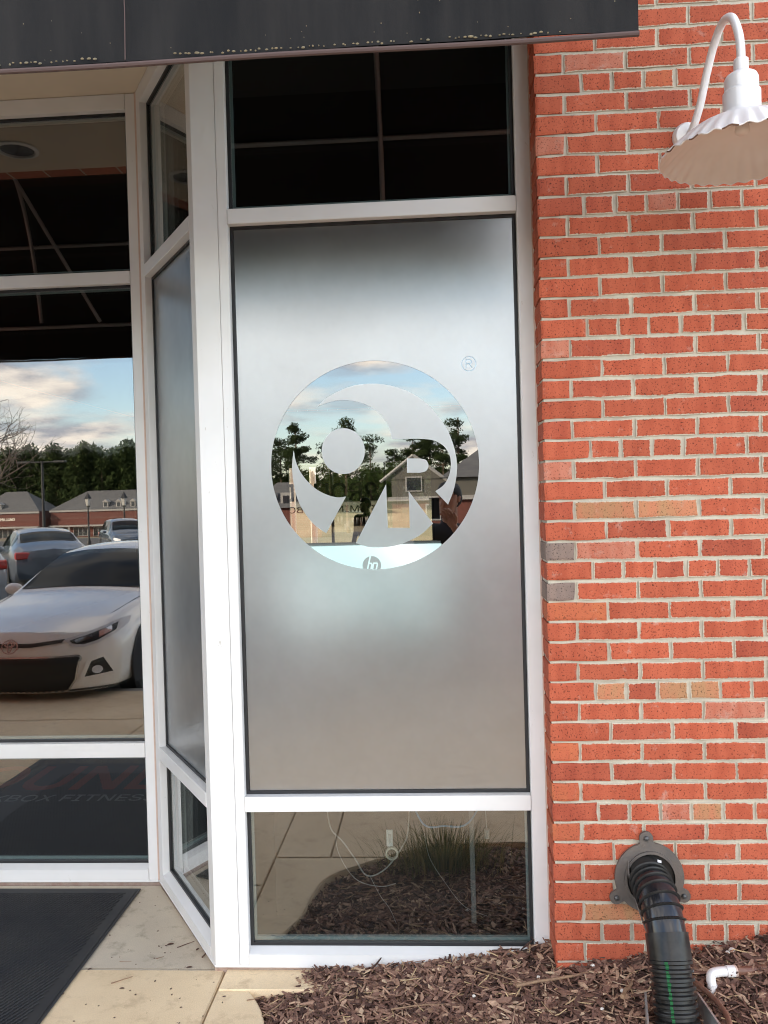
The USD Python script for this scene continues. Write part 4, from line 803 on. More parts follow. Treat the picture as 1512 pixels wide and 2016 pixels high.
# ------------------------------------------------------------------ people
def flesh(chains, pitch=0.012, it=6):
    """one continuous surface round chains of (joint, radius)"""
    acc = None
    for ch in chains:
        for (a, ra), (b, rb) in zip(ch[:-1], ch[1:]):
            h = m3.Manifold.batch_hull([m3.Manifold.sphere(r, 20).translate(tuple(map(float, p))) for p, r in ((a, ra), (b, rb))])
            acc = h if acc is None else acc + h
    acc = acc.refine_to_length(pitch); g = acc.to_mesh(); t = trimesh.Trimesh(g.vert_properties[:, :3], g.tri_verts)
    trimesh.smoothing.filter_taubin(t, iterations=it); return t
def person(name, label, pose, loc, rotz, skin='skin'):
    """local frame: facing +y, feet at z 0"""
    P = pose; t = thing(name, label, 'person', loc=loc, rotz=rotz); A = np.array
    hy = P.get('turn', 0.0); hc = A(P['head']); R = trimesh.transformations.rotation_matrix(hy, [0, 0, 1])[:3, :3]; H = lambda v: hc + R @ A(v)
    body = []
    body.append([(H((0, -.012, .045)), .083), (H((0, .012, .0)), .078), (H((0, .035, -.055)), .058), (H((0, .052, -.095)), .036)])
    body.append([(H((0, .085, .0)), .018), (H((0, .108, -.030)), .014), (H((0, .094, -.034)), .012)])
    for s in (-1, 1):
        body.append([(H((s * .078, -.005, .0)), .016), (H((s * .082, -.012, .022)), .015)])
        body.append([(H((s * .03, .083, .018)), .011), (H((s * .034, .083, .02)), .010)])
    body.append([(H((-.018, .09, -.068)), .009), (H((.018, .09, -.068)), .009)])
    body.append([(H((0, -.02, -.06)), .055), (A(P['neck']), .058)])
    for s in ('l', 'r'):
        w = A(P['wrist_' + s]); hd = A(P['hand_' + s]); d = hd - w; d = d / np.linalg.norm(d); pn = A(P.get('palm_' + s, (0, 1, 0)), float); pn -= d * (pn @ d); pn /= np.linalg.norm(pn); la = np.cross(d, pn)
        body.append([(A(P['elbow_' + s]) * .3 + w * .7, .033), (w, .026), (w + d * .05, .028)])
        for q in (-1, 1): body.append([(w + d * .03 + la * q * .016, .018), (w + d * .085 + la * q * .024, .016)])
        for k, (o, ln) in enumerate(((-.033, .07), (-.011, .08), (.011, .076), (.033, .06))):
            b0 = w + d * .085 + la * o; b1 = b0 + d * ln * .5 + pn * .006; b2 = b1 + d * ln * .32 + pn * .022; b3 = b2 + d * ln * .12 + pn * .02
            body.append([(b0, .0095), (b1, .009), (b2, .0085), (b3, .0075)])
        th0 = w + d * .03 - la * .028; body.append([(th0, .013), (th0 + d * .035 - la * .024 + pn * .01, .0115), (th0 + d * .062 - la * .026 + pn * .02, .0095)])
    obj('body', flesh(body, .010, 4), skin, t, smooth=True)
    hair = m3.Manifold.batch_hull([m3.Manifold.sphere(r, 28).translate(tuple(map(float, H(v)))) for v, r in (((0, -.02, .055), .088), ((0, -.035, .02), .085), ((0, .012, .07), .078))])
    cut = m3.Manifold.cube([.4, .4, .4], True).rotate([0, 0, math.degrees(hy)]).translate(tuple(map(float, H((0, .235, -.135)))))
    low = m3.Manifold.cube([.4, .4, .3], True).translate(tuple(map(float, H((0, 0, -.20)))))
    g = (hair - cut - low).refine_to_length(.012).to_mesh(); hm = trimesh.Trimesh(g.vert_properties[:, :3], g.tri_verts); hm.vertices += (meshkit.noise(hm.vertices * 60) - .5)[:, None] * .006 * hm.vertex_normals
    obj('hair', hm, 'hair', t, smooth=True)
    sh = A(P['neck']) - [0, 0, .07]; L_, R_ = A(P['shoulder_l']), A(P['shoulder_r']); hip = A(P['hips'])
    jk = [[(sh, .085), (hip + [0, 0, .25], .135), (hip, .145)], [(L_, .075), (sh + [0, .0, -.05], .11), (R_, .075)], [(L_ - [0, 0, .05], .085), (hip + [-.05, 0, .15], .115)], [(R_ - [0, 0, .05], .085), (hip + [.05, 0, .15], .115)], [(A(P['neck']) + [0, -.01, -.01], .068), (sh, .085)]]
    for s in ('l', 'r'):
        e, w = A(P['elbow_' + s]), A(P['wrist_' + s]); jk.append([(A(P['shoulder_' + s]), .075), (e, .052), (e * .15 + w * .85, .040)])
    j = flesh(jk, .02, 8); j.vertices += (meshkit.fbm(j.vertices * 14, 3) - .5)[:, None] * .016 * j.vertex_normals
    obj('jacket', j, 'jacket_black', t, smooth=True)
    tr_ = []
    for s in (-1, 1): tr_.append([(hip + [s * .085, 0, -.02], .108), (A([s * .105, .02, .50]) + [hip[0], hip[1], 0], .068), (A([s * .11, .0, .09]) + [hip[0], hip[1], 0], .052)])
    tr_.append([(hip, .13), (hip + [0, 0, -.06], .12)])
    obj('trousers', flesh(tr_, .02, 6), 'trousers_dark', t, smooth=True)
    for s in (-1, 1):
        q = A([s * .115, 0, 0]) + [hip[0], hip[1], 0]
        sm_ = flesh([[(q + [0, -.06, .05], .045), (q + [0, .08, .04], .042), (q + [0, .15, .03], .03)]], .015, 3); sm_.vertices[:, 2] = np.maximum(sm_.vertices[:, 2], .002); obj('shoe', sm_, 'shoe_dark', t, smooth=True)
    return t
ph = dict(head=(0, .02, 1.665), turn=.55, neck=(0, -.02, 1.50), shoulder_l=(-.19, -.01, 1.425), shoulder_r=(.19, -.01, 1.425), hips=(0, -.02, .93),
          elbow_r=(.22, .14, 1.16), wrist_r=(.03, .30, 1.47), hand_r=(-.02, .31, 1.57), palm_r=(-.3, .9, 0), elbow_l=(-.26, -.04, 1.13), wrist_l=(-.25, .10, .92), hand_l=(-.25, .13, .83), palm_l=(1, .2, 0))
person('person', 'person in a black jacket holding a phone up, reflected at the right of the emblem', ph, (-0.255, -3.24, 0.0), 0.0)
phone = thing('phone', 'dark phone held up by the person in the black jacket', 'phone'); obj('phone_body', box(-0.402, -0.330, -2.884, -2.876, 1.545, 1.69, .003), 'plastic_sheen', phone); obj('camera_lens', box(-0.352, -0.335, -2.8758, -2.8745, 1.66, 1.685), 'car_glass', phone)
sh_ = dict(head=(0, .02, 1.60), turn=-.5, neck=(0, -.02, 1.45), shoulder_l=(-.19, -.01, 1.37), shoulder_r=(.19, -.01, 1.37), hips=(0, -.02, .90), elbow_r=(.26, -.03, 1.10), wrist_r=(.25, .08, .88), hand_r=(.25, .10, .79), palm_r=(-1, .2, 0), elbow_l=(-.26, -.03, 1.10), wrist_l=(-.25, .08, .88), hand_l=(-.25, .10, .79), palm_l=(1, .2, 0))
person('person', 'person standing dark against the bright rear window, seen through the emblem', sh_, (-1.62, 12.7, 0.0), 2.6)

# ------------------------------------------------------------------ cars
def car(label, paint, loc, rotz, suv=False, group=None):
    """nose at local x = 0 pointing +x, body runs to -x; z 0 = road"""
    t = thing('parked_car', label, 'car', group, loc=loc, rotz=rotz)
    Lc, Wc = (4.62, 0.885) if not suv else (4.7, 0.93)
    hgt = 1.445 if not suv else 1.70
    # stations: x from nose, half width, sill z, waist z, belt (shoulder) z, top z, half width of top
    if not suv:
        S = [(0.0, .84, .20, .45, .66, .70, .70), (-.35, .875, .20, .48, .72, .79, .72), (-.8, .885, .19, .5, .79, .865, .74), (-1.15, .885, .18, .52, .86, .915, .75), (-1.32, .885, .18, .52, .86, .94, .74),
             (-1.75, .885, .18, .52, .88, 1.18, .66), (-2.12, .885, .18, .53, .895, 1.335, .60), (-2.5, .885, .18, .53, .91, 1.385, .585), (-3.1, .885, .18, .53, .93, 1.37, .58), (-3.6, .88, .18, .54, .955, 1.30, .60), (-4.05, .87, .19, .55, .96, 1.08, .66), (-4.3, .85, .22, .55, .95, 1.03, .68), (-4.62, .78, .30, .55, .85, .93, .62)]
    else:
        S = [(0.0, .86, .25, .55, .80, .86, .72), (-.35, .90, .24, .58, .90, .98, .75), (-.9, .92, .23, .6, .97, 1.06, .77), (-1.2, .925, .22, .62, 1.02, 1.12, .77), (-1.32, .925, .22, .62, 1.04, 1.16, .76), (-1.7, .93, .22, .62, 1.06, 1.42, .70), (-2.05, .93, .22, .63, 1.07, 1.62, .65),
             (-2.5, .93, .22, .63, 1.08, 1.69, .64), (-3.3, .93, .22, .63, 1.09, 1.70, .63), (-4.0, .92, .22, .63, 1.10, 1.66, .63), (-4.35, .91, .24, .63, 1.10, 1.50, .66), (-4.6, .89, .26, .63, 1.06, 1.14, .72), (-4.7, .85, .32, .60, .9, .98, .68)]
    S = np.array(S); nx_ = 75; xs_ = np.concatenate([np.linspace(0, -.4, 10), np.linspace(-.46, S[-1, 0], nx_ - 10)])
    G_ = np.stack([np.interp(-xs_, -S[:, 0], S[:, k]) for k in range(7)], 1)
    ker = np.array([.25, .5, .25])
    for _ in range(2):
        for k in range(1, 7): G_[1:-1, k] = np.convolve(G_[:, k], ker, 'valid')
    x_, w_, zs_, zw, zb, zt, wt = G_.T
    rings = []
    def prof_pts(i):
        w, s, wa, b, tp, wtp = w_[i], zs_[i], zw[i], zb[i], zt[i], wt[i]; g = tp - b
        return [(w * .86, s - .02), (w * .95, s + .015), (w * .985, s + .10), (w, wa), (w * .995, wa + (b - wa) * .45), (w * .985, wa + (b - wa) * .75), (w * .955, b - .03), (w * .925, b), (w * .925 + (wtp - w * .925) * .18, b + g * .16), (w * .925 + (wtp - w * .925) * .5, b + g * .48), (wtp + (w * .925 - wtp) * .12, b + g * .84), (wtp * .95, b + g * .94), (wtp * .82, tp - .012 * (g > .12) - .002), (wtp * .5, tp + .012), (wtp * .2, tp + .02), (0, tp + .022)]
    Pn = np.array([prof_pts(i) for i in range(len(x_))]); K = Pn.shape[1]
    def nose(y, z, x):
        """plan sweep of the front corners and bumper profile, fading to the rear"""
        f = np.exp(-np.maximum(-x, 0) / .55); a = np.clip(np.abs(y) / .885, 0, 1.05)
        zz = np.interp(z, [.15, .22, .32, .45, .56, .64, .72, .80, .95], [.10, .05, .015, 0.0, .01, .035, .085, .15, .22])
        return x - f * (.46 * a ** 2.7 + zz)
    half = np.concatenate([Pn, Pn[:, ::-1][:, 1:] * [-1, 1]], 1)   # right side up over to the left
    m_ = half.shape[1]
    Xg = np.repeat(x_[:, None], m_, 1); Yg_ = half[..., 0]; Zg_ = half[..., 1]
    Xd = nose(Yg_, Zg_, Xg); body_ = quad_grid(Xd, Yg_, Zg_)
    # nose face
    lat_ = np.linspace(-1, 1, 33); zc = Pn[0, :, 1]; wc = Pn[0, :, 0]
    FX = nose(wc[:, None] * lat_, np.repeat(zc[:, None], 33, 1), np.zeros((K, 33))); face = quad_grid(FX, wc[:, None] * lat_, np.repeat(zc[:, None], 33, 1))
    zc = Pn[-1, :, 1]; wc = Pn[-1, :, 0]; tail = quad_grid(np.full((K, 33), x_[-1]) - .10 * (1 - lat_ ** 2) * np.ones((K, 1)), wc[:, None] * lat_, np.repeat(zc[:, None], 33, 1))
    bm = cat([body_, face, tail]); bm.merge_vertices(); trimesh.repair.fix_normals(bm)
    obj('body', bm, paint, t, smooth=42)
    def gx_of(x): return int(np.argmin(abs(x_ - x)))
    def patch(name, x0, x1, k0, k1, mtl, off=.005, mirror=False, n=1):
        i0, i1 = sorted((gx_of(x0), gx_of(x1))); A_ = Xd[i0:i1 + 1, k0:k1 + 1]; B_ = Yg_[i0:i1 + 1, k0:k1 + 1]; C_ = Zg_[i0:i1 + 1, k0:k1 + 1]
        g = quad_grid(A_, B_, C_); c_ = np.array([(x0 + x1) / 2, 0, .6]); nn = g.vertex_normals
        if ((g.vertices - c_) * nn).sum() < 0: g.invert(); nn = -nn if g.vertex_normals is nn else g.vertex_normals
        g.vertices = g.vertices + nn * off; return obj(name, g, mtl, t, smooth=True)
    K1 = K - 1
    ws0, ws1 = (-1.36, -2.06) if not suv else (-1.36, -1.98)
    patch('windscreen', ws0, ws1, 11, m_ - 12, 'car_glass')
    for s in (0, 1):
        k0, k1 = (8, 10) if s == 0 else (m_ - 11, m_ - 9)
        for a, b in (((-1.75, -2.5), (-2.6, -3.35), (-3.45, -3.8)) if not suv else ((-1.75, -2.5), (-2.6, -3.35), (-3.45, -4.2))):
            patch('side_window', a, b, k0, k1, 'car_glass')
    patch('rear_window', *((-3.55, -4.02) if not suv else (-4.2, -4.42)), 11, m_ - 12, 'car_glass')
    def on_nose(name, poly, mtl, off=.006, par=None):
        """a drawing in (y, z) laid on the curved nose, cut in strips so that it follows it"""
        ms = []; y0_, z0_, y1_, z1_ = poly.bounds
        for a in np.arange(y0_, y1_, .05):
            for c in np.arange(z0_, z1_, .05):
                g = poly.intersection(sbox(a, c, a + .0502, c + .0502))
                for q in getattr(g, 'geoms', [g]):
                    if q.geom_type != 'Polygon' or q.area < 1e-7: continue
                    v, f = trimesh.creation.triangulate_polygon(q, engine='earcut'); v = np.asarray(v)
                    ms.append(trimesh.Trimesh(np.column_stack([nose(v[:, 0], v[:, 1], np.zeros(len(v))) + off, v[:, 0], v[:, 1]]), f, process=False))
        m = cat(ms)
        if m.face_normals[:, 0].mean() < 0: m.invert()
        return obj(name, m, mtl, par or t)
    if not suv:
        def mir(p): return affinity.scale(p, -1, 1, origin=(0, 0))
        grille = Polygon([(-.60, .50), (.60, .50), (.565, .46), (.53, .30), (.46, .20), (-.46, .20), (-.53, .30), (-.565, .46)]).buffer(-.02).buffer(.02)
        on_nose('lower_grille', grille, 'car_black', .004)
        on_nose('grille_trim', grille.buffer(.014).difference(grille), 'chrome', .007)
        on_nose('upper_grille', Polygon([(-.46, .655), (-.2, .628), (.2, .628), (.46, .655), (.44, .625), (.2, .594), (-.2, .594), (-.44, .625)]), 'car_black', .007)
        em = Point(0, .602).buffer(.062, 24); em = affinity.scale(em, 1.25, 1.0); b_ = on_nose('badge', em.difference(affinity.scale(em, .85, .85)).union(affinity.scale(em, .35, .82).difference(affinity.scale(em, .2, .62))).union(affinity.scale(em, .66, .3, origin=(0, .625)).difference(affinity.scale(em, .5, .18, origin=(0, .625)))), 'chrome', .013)
        hl = Polygon([(.45, .650), (.60, .694), (.72, .742), (.80, .785), (.868, .800), (.868, .740), (.81, .672), (.70, .600), (.60, .572), (.51, .590)])
        fog = Polygon([(.655, .445), (.735, .47), (.79, .33), (.60, .31)]); fo = fog.buffer(.03, join_style=1)
        for f in (lambda p: p, mir):
            h = on_nose('headlight', f(hl), 'lens_clear', .006); on_nose('lamp_housing', f(hl.buffer(-.024).intersection(sbox(0, 0, .80, 1))), 'car_black', .009, h)
            on_nose('reflector', f(Polygon([(.53, .640), (.64, .678), (.66, .645), (.55, .612)])), 'chrome', .012, h); on_nose('reflector', f(Polygon([(.69, .695), (.765, .735), (.775, .690), (.70, .645)])), 'chrome', .012, h)
            on_nose('fog_recess', f(fo.difference(fog)), 'car_white' if paint == 'car_white' else paint, .012); on_nose('fog_lamp', f(fog), 'car_black', .008)
            on_nose('fog_lens', f(Point(.69, .365).buffer(.036)), 'lens_clear', .011)
        on_nose('bumper_lip', Polygon([(-.82, .205), (.82, .205), (.78, .185), (-.78, .185)]), 'car_black', .007)
        for s in (-1, 1):
            crease = [(-.30, s * .62), (-.6, s * .66), (-1.0, s * .69), (-1.25, s * .72)]
            obj('bonnet_seam', tube([(nose(y, .8, x) , y, float(np.interp(-x, -x_, zt)) - .004 ) for x, y in crease], .004, 6), 'car_black', t)
    else:
        def mir(p): return affinity.scale(p, -1, 1, origin=(0, 0))
        on_nose('grille', Polygon([(-.5, .78), (.5, .78), (.42, .58), (-.42, .58)]), 'car_black', .006); on_nose('lower_grille', Polygon([(-.6, .46), (.6, .46), (.55, .34), (-.55, .34)]), 'car_black', .006)
        for f in (lambda p: p, mir): on_nose('headlight', f(Polygon([(.55, .80), (.80, .88), (.84, .80), (.78, .72), (.57, .70)])), 'lens_clear', .006)
    xr_ = x_[-1]
    for s in (-1, 1):
        k = gx_of(xr_ + .28); zz_ = float(zb[k]); obj('tail_lamp', box(xr_ - .05, xr_ + .16, min(s * w_[-1] * .62, s * (w_[-1] + .03)), max(s * w_[-1] * .62, s * (w_[-1] + .03)), zz_ - .20, zz_ - .04, .02), 'lens_red', t)
        mr_ = trimesh.creation.icosphere(2, 1.0); mr_.apply_scale([.06, .10, .065]); mr_.apply_translation([-1.75, s * (w_[30] + .10), float(zb[30]) + .06]); obj('wing_mirror', mr_, paint, t, smooth=True)
        for xw in (-.93, -3.60):
            R0 = .33 if not suv else .37
            tyre = lathe([(.20, -.10), (R0 - .03, -.105), (R0, -.08), (R0, .08), (R0 - .03, .105), (.20, .10)], 28, close=True)
            w2 = obj('wheel', xf(tyre, rx=math.pi / 2, T=[xw, s * (.885 - .115), R0]), 'tyre', t, smooth=40)
            hub = [xf(lathe([(0, .0), (.20, -.015), (.21, .0), (.2, .02), (0, .03)], 24), rx=s * -math.pi / 2, T=[xw, s * (.885 - .04), R0])]
            obj('rim', hub, 'galv_look', w2)
            arch = Point(0, 0).buffer(R0 + .055, 24).difference(sbox(-1, -1, 1, -.15)); am = extrude(arch, .02); am.apply_transform(XZ); am.apply_translation([xw, s * (w_[20] + .004) + (.0 if s > 0 else .02), R0]); obj('wheel_arch', am, 'car_black', t)
    return t
car('white saloon car parked nose-in facing the shop, reflected in the recessed window', 'car_white', (-4.09, -2.55, LZ), math.pi / 2 + math.radians(4))
car('silver grey estate car parked with its tail lamps towards the shop in the reflection', 'car_silver', (-11.2, -13.4, LZ - .12), math.radians(-123), suv=True)
car('dark blue grey car parked behind the silver estate car in the reflection', 'car_blue', (-11.6, -18.2, float(ground_z(-16))), math.radians(-123))
car('far silver saloon parked in the middle of the reflected lot', 'car_silver', (-16.5, -29, float(ground_z(-29))), math.radians(-123))
car('far dark car parked nearest the brick shops in the reflection', 'car_blue', (-13.9, -33, float(ground_z(-33))), math.radians(60), suv=True)
car('red car parked across the lot behind the person, reflected low in the emblem', 'car_red', (-0.6, -10.6, LZ), math.pi / 2 + math.radians(75), suv=True)

# ------------------------------------------------------------------ ornamental grass in the bed
gr_ = thing('grass_clump', 'tufted ornamental grass growing in the mulch bed, reflected in the lower pane', 'grass plant')
Vs, Fs, o = [], [], 0
for k in range(900):
    a = rng.uniform(0, 6.28); r0 = abs(rng.normal(0, .17)); ln = rng.uniform(.10, .22); lean = rng.uniform(.1, .9); b = np.array([-0.36 + r0 * math.cos(a), -0.62 + .3 * r0 * math.sin(a), 0.0]); dd = np.array([math.cos(a), math.sin(a), 0]); sd_ = np.array([-dd[1], dd[0], 0]) * .0022
    for i in range(4):
        s0 = i / 3; p = b + dd * lean * ln * s0 ** 1.7 + [0, 0, ln * (s0 - .25 * lean * s0 ** 2.5)]; ww = sd_ * (1 - .85 * s0); Vs += [p - ww, p + ww]
    for i in range(3): Fs += [(o + 2 * i, o + 2 * i + 1, o + 2 * i + 3), (o + 2 * i, o + 2 * i + 3, o + 2 * i + 2)]
    o += 8
obj('blades', trimesh.Trimesh(np.array(Vs), Fs, process=False), 'grass_blade', gr_, tone=8, kind='stuff')

# ------------------------------------------------------------------ trees
def leaf_cloud(centers, radii, n, size, flat=.6):
    c = np.asarray(centers); r = np.asarray(radii); idx = rng.choice(len(c), n, p=r ** 2 / (r ** 2).sum())
    d = rng.normal(size=(n, 3)); d /= np.linalg.norm(d, axis=1, keepdims=True); p = c[idx] + d * (r[idx] * rng.uniform(.25, 1, n) ** .6)[:, None] * [1, 1, flat]
    u = rng.normal(size=(n, 3)); u /= np.linalg.norm(u, axis=1, keepdims=True); v = np.cross(u, rng.normal(size=(n, 3))); v /= np.linalg.norm(v, axis=1, keepdims=True); s = size * rng.uniform(.6, 1.4, (n, 1))
    V = np.stack([p - u * s - v * s * .35, p + u * s - v * s * .3, p + u * s * .3 + v * s * .6], 1).reshape(-1, 3); return trimesh.Trimesh(V, np.arange(3 * n).reshape(-1, 3), process=False)
def pine(label, loc, H_, spread, bare, leaf='needles_dark', group=None, n=5200, ths=.17):
    t = thing('pine_tree', label, 'tree', group, loc=loc); wob = rng.normal(0, .12, 2)
    tp_ = np.array([[wob[0] * (z / H_) * 2, wob[1] * (z / H_) * 2, z] for z in np.linspace(0, H_ * .97, 9)])
    tm = [tube(tp_, np.linspace(.018 * H_, .003 * H_, 9), 8)]; cs, rs_ = [], []
    for k in range(int(26 * (1 - bare) + 10)):
        f = bare + (1 - bare) * rng.uniform(0, 1); z = H_ * f * .97; a = rng.uniform(0, 6.28); env = spread * (1 - ((f - bare) / (1 - bare)) ** 1.6 * .8) * rng.uniform(.45, 1.05) * (.55 if f < bare + .08 else 1)
        e = np.array([math.cos(a) * env, math.sin(a) * env, z + env * rng.uniform(.05, .35)]); b = np.array([np.interp(z, tp_[:, 2], tp_[:, i]) for i in range(2)] + [z]); e[:2] += b[:2]
        tm.append(tube([b, (b + e) / 2 - [0, 0, .1 * env], e], [.004 * H_, .003 * H_, .0012 * H_], 5))
        for q in range(3): m_ = b + (e - b) * rng.uniform(.45, 1.05); cs.append(m_ + rng.normal(0, .15 * spread, 3) * [1, 1, .4]); rs_.append(spread * rng.uniform(.22, .38))
    obj('trunk', tm, 'bark_look', t, smooth=50); obj('crown', leaf_cloud(cs, rs_, n, ths), leaf, t, tone=3); return t
pl_ = [(-24.6, -132, 14.0, 3.2, .45, 'tall pine at the left edge of the emblem reflection'), (-21.5, -128, 15.6, 2.8, .55, 'slim pine with a round top left in the emblem reflection'), (-16.8, -131, 12.6, 3.6, .25, 'broad dark pine left of the round disc of the emblem'), (-13.6, -127, 16.0, 3.5, .3, 'tallest dark pine peeking above the emblem disc'),
       (-10.5, -134, 13.5, 3.4, .25, 'dense pine right of the emblem disc'), (-6.3, -130, 11.6, 3.0, .3, 'low pine in the middle of the emblem reflection'), (-3.7, -128, 14.4, 2.7, .5, 'open pine above the letter stem in the emblem'), (-0.9, -133, 14.2, 3.0, .5, 'flat-topped pine over the gabled roof in the reflection'), (1.2, -127, 13.2, 3.0, .35, 'pine inside the letter bowl of the emblem'), (3.4, -130, 16.4, 2.7, .35, 'tall leaning pine at the right of the emblem reflection')]
for x, y, h_, s_, b_, lb in pl_: pine(lb, (x, y, float(ground_z(y)) - .1), h_ + 1.9, s_, b_, group='pines beyond the parking lot')
# wood behind the left-hand shops: one far mass of pines
protos_ = []
UsdGeom.Scope.Define(stage, '/World/Looks/none') if False else None
wood = UsdGeom.PointInstancer.Define(stage, path_in(None, 'pine_wood')); tag(wood.GetPrim(), 'far dark pine wood rising behind the reflected brick shops', 'wood', kind='stuff')
rel = []
for k in range(3):
    cs, rs_ = [], []
    for q in range(60): f = rng.uniform(.25, 1); a = rng.uniform(0, 6.28); e = 3.6 * (1 - max(0, f - .45) * 1.3) * rng.uniform(.2, 1); cs.append((math.cos(a) * e, math.sin(a) * e, 15 * f)); rs_.append(rng.uniform(.8, 1.5))
    x_ = UsdGeom.Xform.Define(stage, wood.GetPath().AppendChild('pine_%d' % k) if False else wood.GetPath().AppendChild(('tall_pine', 'broad_pine', 'young_pine')[k]))
    obj('crown', leaf_cloud(cs, rs_, 2200, .42, .8), 'needles_dark', x_.GetPrim(), tone=3); obj('trunk', tube([(0, 0, -1), (0, 0, 13)], [.3, .08], 6), 'bark_look', x_.GetPrim()); rel.append(x_.GetPath())
wood.CreatePrototypesRel().SetTargets(rel)
pos, ori, ids, scl = [], [], [], []
for k in range(560):
    x = rng.uniform(-240, -70); y = rng.uniform(-345, -262); top_ = 1.42 + .33 * meshkit.noise(np.array([x * .045, 1.3, 0])) - (0.25 if x > -92 else 0)
    pos.append((x, y, float(ground_z(y)) - .5)); a = rng.uniform(0, 6.28); ori.append(Gf.Quath(math.cos(a / 2), 0, 0, math.sin(a / 2))); ids.append(int(rng.integers(3))); s_ = float(rng.uniform(.85, 1.15) * top_); scl.append((s_, s_, s_ * 1.08))
for k in range(160):
    x = rng.uniform(-70, 60); y = rng.uniform(-335, -265); s_ = float(rng.uniform(.95, 1.3)); pos.append((x, y, float(ground_z(y)) - .5)); ori.append(Gf.Quath(1, 0, 0, 0)); ids.append(int(rng.integers(3))); scl.append((s_, s_, s_))
wood.CreatePositionsAttr(Vt.Vec3fArray([Gf.Vec3f(*p) for p in pos])); wood.CreateOrientationsAttr(Vt.QuathArray(ori)); wood.CreateProtoIndicesAttr(Vt.IntArray(ids)); wood.CreateScalesAttr(Vt.Vec3fArray([Gf.Vec3f(*p) for p in scl]))
def bare_tree(label, loc, H_, depth=6, seed=3):
    r_ = np.random.default_rng(seed); t = thing('bare_tree', label, 'tree', loc=loc); big, small = [], []
    def grow(p, d, ln, r, k):
        n = 4; pts = [p]
        for i in range(n): d = d + r_.normal(0, .09, 3) + [0, 0, .03]; d /= np.linalg.norm(d); pts.append(pts[-1] + d * ln / n)
        (big if k < 3 else small).append(tube(pts, np.linspace(r, r * .68, n + 1), 6 if k < 3 else 4))
        if k < depth:
            for j in range(3 if k < 4 else 2):
                q = d + r_.normal(0, .48, 3) + [0, 0, .12]; q /= np.linalg.norm(q); grow(pts[-1 - (j == 2) * 1], q, ln * r_.uniform(.66, .86), r * .62, k + 1)
    grow(np.array([0, 0, -.2]), np.array([0, 0, 1.0]), H_ * .27, H_ * .016, 0)
    obj('trunk', big, 'bare_twig', t, smooth=50); obj('crown', small, 'bare_twig', t); return t
bare_tree('leafless tree with fine upswept twigs at the left of the reflected sky', (-29.6, -44, -0.8), 11.0)

# ------------------------------------------------------------------ shops and houses across the lot
def hip(x0, x1, y0, y1, z0, z1, ov=.35, rl=.35):
    x0, x1, y0, y1 = x0 - ov, x1 + ov, y0 - ov, y1 + ov; r = min((y1 - y0) / 2, (x1 - x0) * rl); ym = (y0 + y1) / 2
    V = np.array([(x0, y0, z0), (x1, y0, z0), (x1, y1, z0), (x0, y1, z0), (x0 + r, ym, z1), (x1 - r, ym, z1)]); F = [(0, 1, 5), (0, 5, 4), (1, 2, 5), (2, 3, 4), (2, 4, 5), (3, 0, 4), (0, 2, 1), (0, 3, 2)]
    return trimesh.Trimesh(V, F, process=False)
def shop_row(label, x0, x1, y, depth, gz, eave, ridge, n_bays, dormers, sign=None, group=None):
    """front wall at y facing +y (towards us)"""
    t = thing('retail_building', label, 'building', group); y1 = y - depth
    obj('wall', box(x0, x1, y1, y, gz - .5, eave), 'far_brick', t); obj('roof', hip(x0, x1, y1, y, eave, ridge), 'roof_grey', t)
    obj('cornice', box(x0 - .2, x1 + .2, y + .001, y + .3, eave - .55, eave - .002), 'trim_white', t); obj('canopy_band', box(x0 - .1, x1 + .1, y + .002, y + 1.3, gz + 3.0, gz + 3.5), 'trim_white', t)
    bw = (x1 - x0) / n_bays
    for i in range(n_bays):
        a = x0 + bw * i; f = obj('window', box(a + bw * .14, a + bw * .86, y + .001, y + .07, gz + .25, gz + 2.8), 'trim_white', t)
        for q in range(3): obj('pane', box(a + bw * (.17 + .23 * q), a + bw * (.37 + .23 * q), y + .04, y + .085, gz + .4, gz + 2.65), 'far_glass', f)
        obj('column', box(a - .22, a + .22, y + .9, y + 1.25, gz, gz + 2.9), 'trim_white', t)
        if sign and sign[i % len(sign)]:
            s = meshkit.text_mesh(sign[i % len(sign)], .8, .05, True); b = s.bounds; s.apply_translation([-(b[0][0] + b[1][0]) / 2, 0, 0]); s.apply_transform(np.array([[-1, 0, 0, a + bw / 2], [0, 0, 1, y + .02], [0, 1, 0, gz + 5.2], [0, 0, 0, 1.0]])); obj('sign_lettering', s, 'sign_cream', t)
    for fx in dormers:
        xd = x0 + (x1 - x0) * fx; zb_ = eave + .35; d = obj('dormer', [box(xd - .75, xd + .75, y - 2.6, y - .5, zb_, zb_ + 1.7)], 'trim_white', t)
        obj('dormer_window', box(xd - .42, xd + .42, y - .505, y - .45, zb_ + .35, zb_ + 1.5), 'far_glass', d)
        g = extrude(Polygon([(xd - .95, zb_ + 1.7), (xd + .95, zb_ + 1.7), (xd, zb_ + 2.5)]), 2.4); g.apply_transform(XZ); g.apply_translation([0, y - .3, 0]); obj('dormer_gable', g, 'trim_white', d)
    return t
gz_ = float(ground_z(-235))
shop_row('long brick shop row with four dormers, right side of the recessed window reflection', -111.0, -76.0, -235, 16, gz_, 1.4, 6.9, 6, (.46, .57, .69, .85))
shop_row('brick shop with hipped roof and cream lettering, left in the window reflection', -133.0, -113.0, -232, 15, gz_, 1.3, 7.2, 3, (.4,), sign=('GALLANTY', 'GALLANTY', ''))
gz2 = -0.75
hs = thing('gabled_house', 'tan sided house with white gable and brick base in the emblem reflection', 'house')
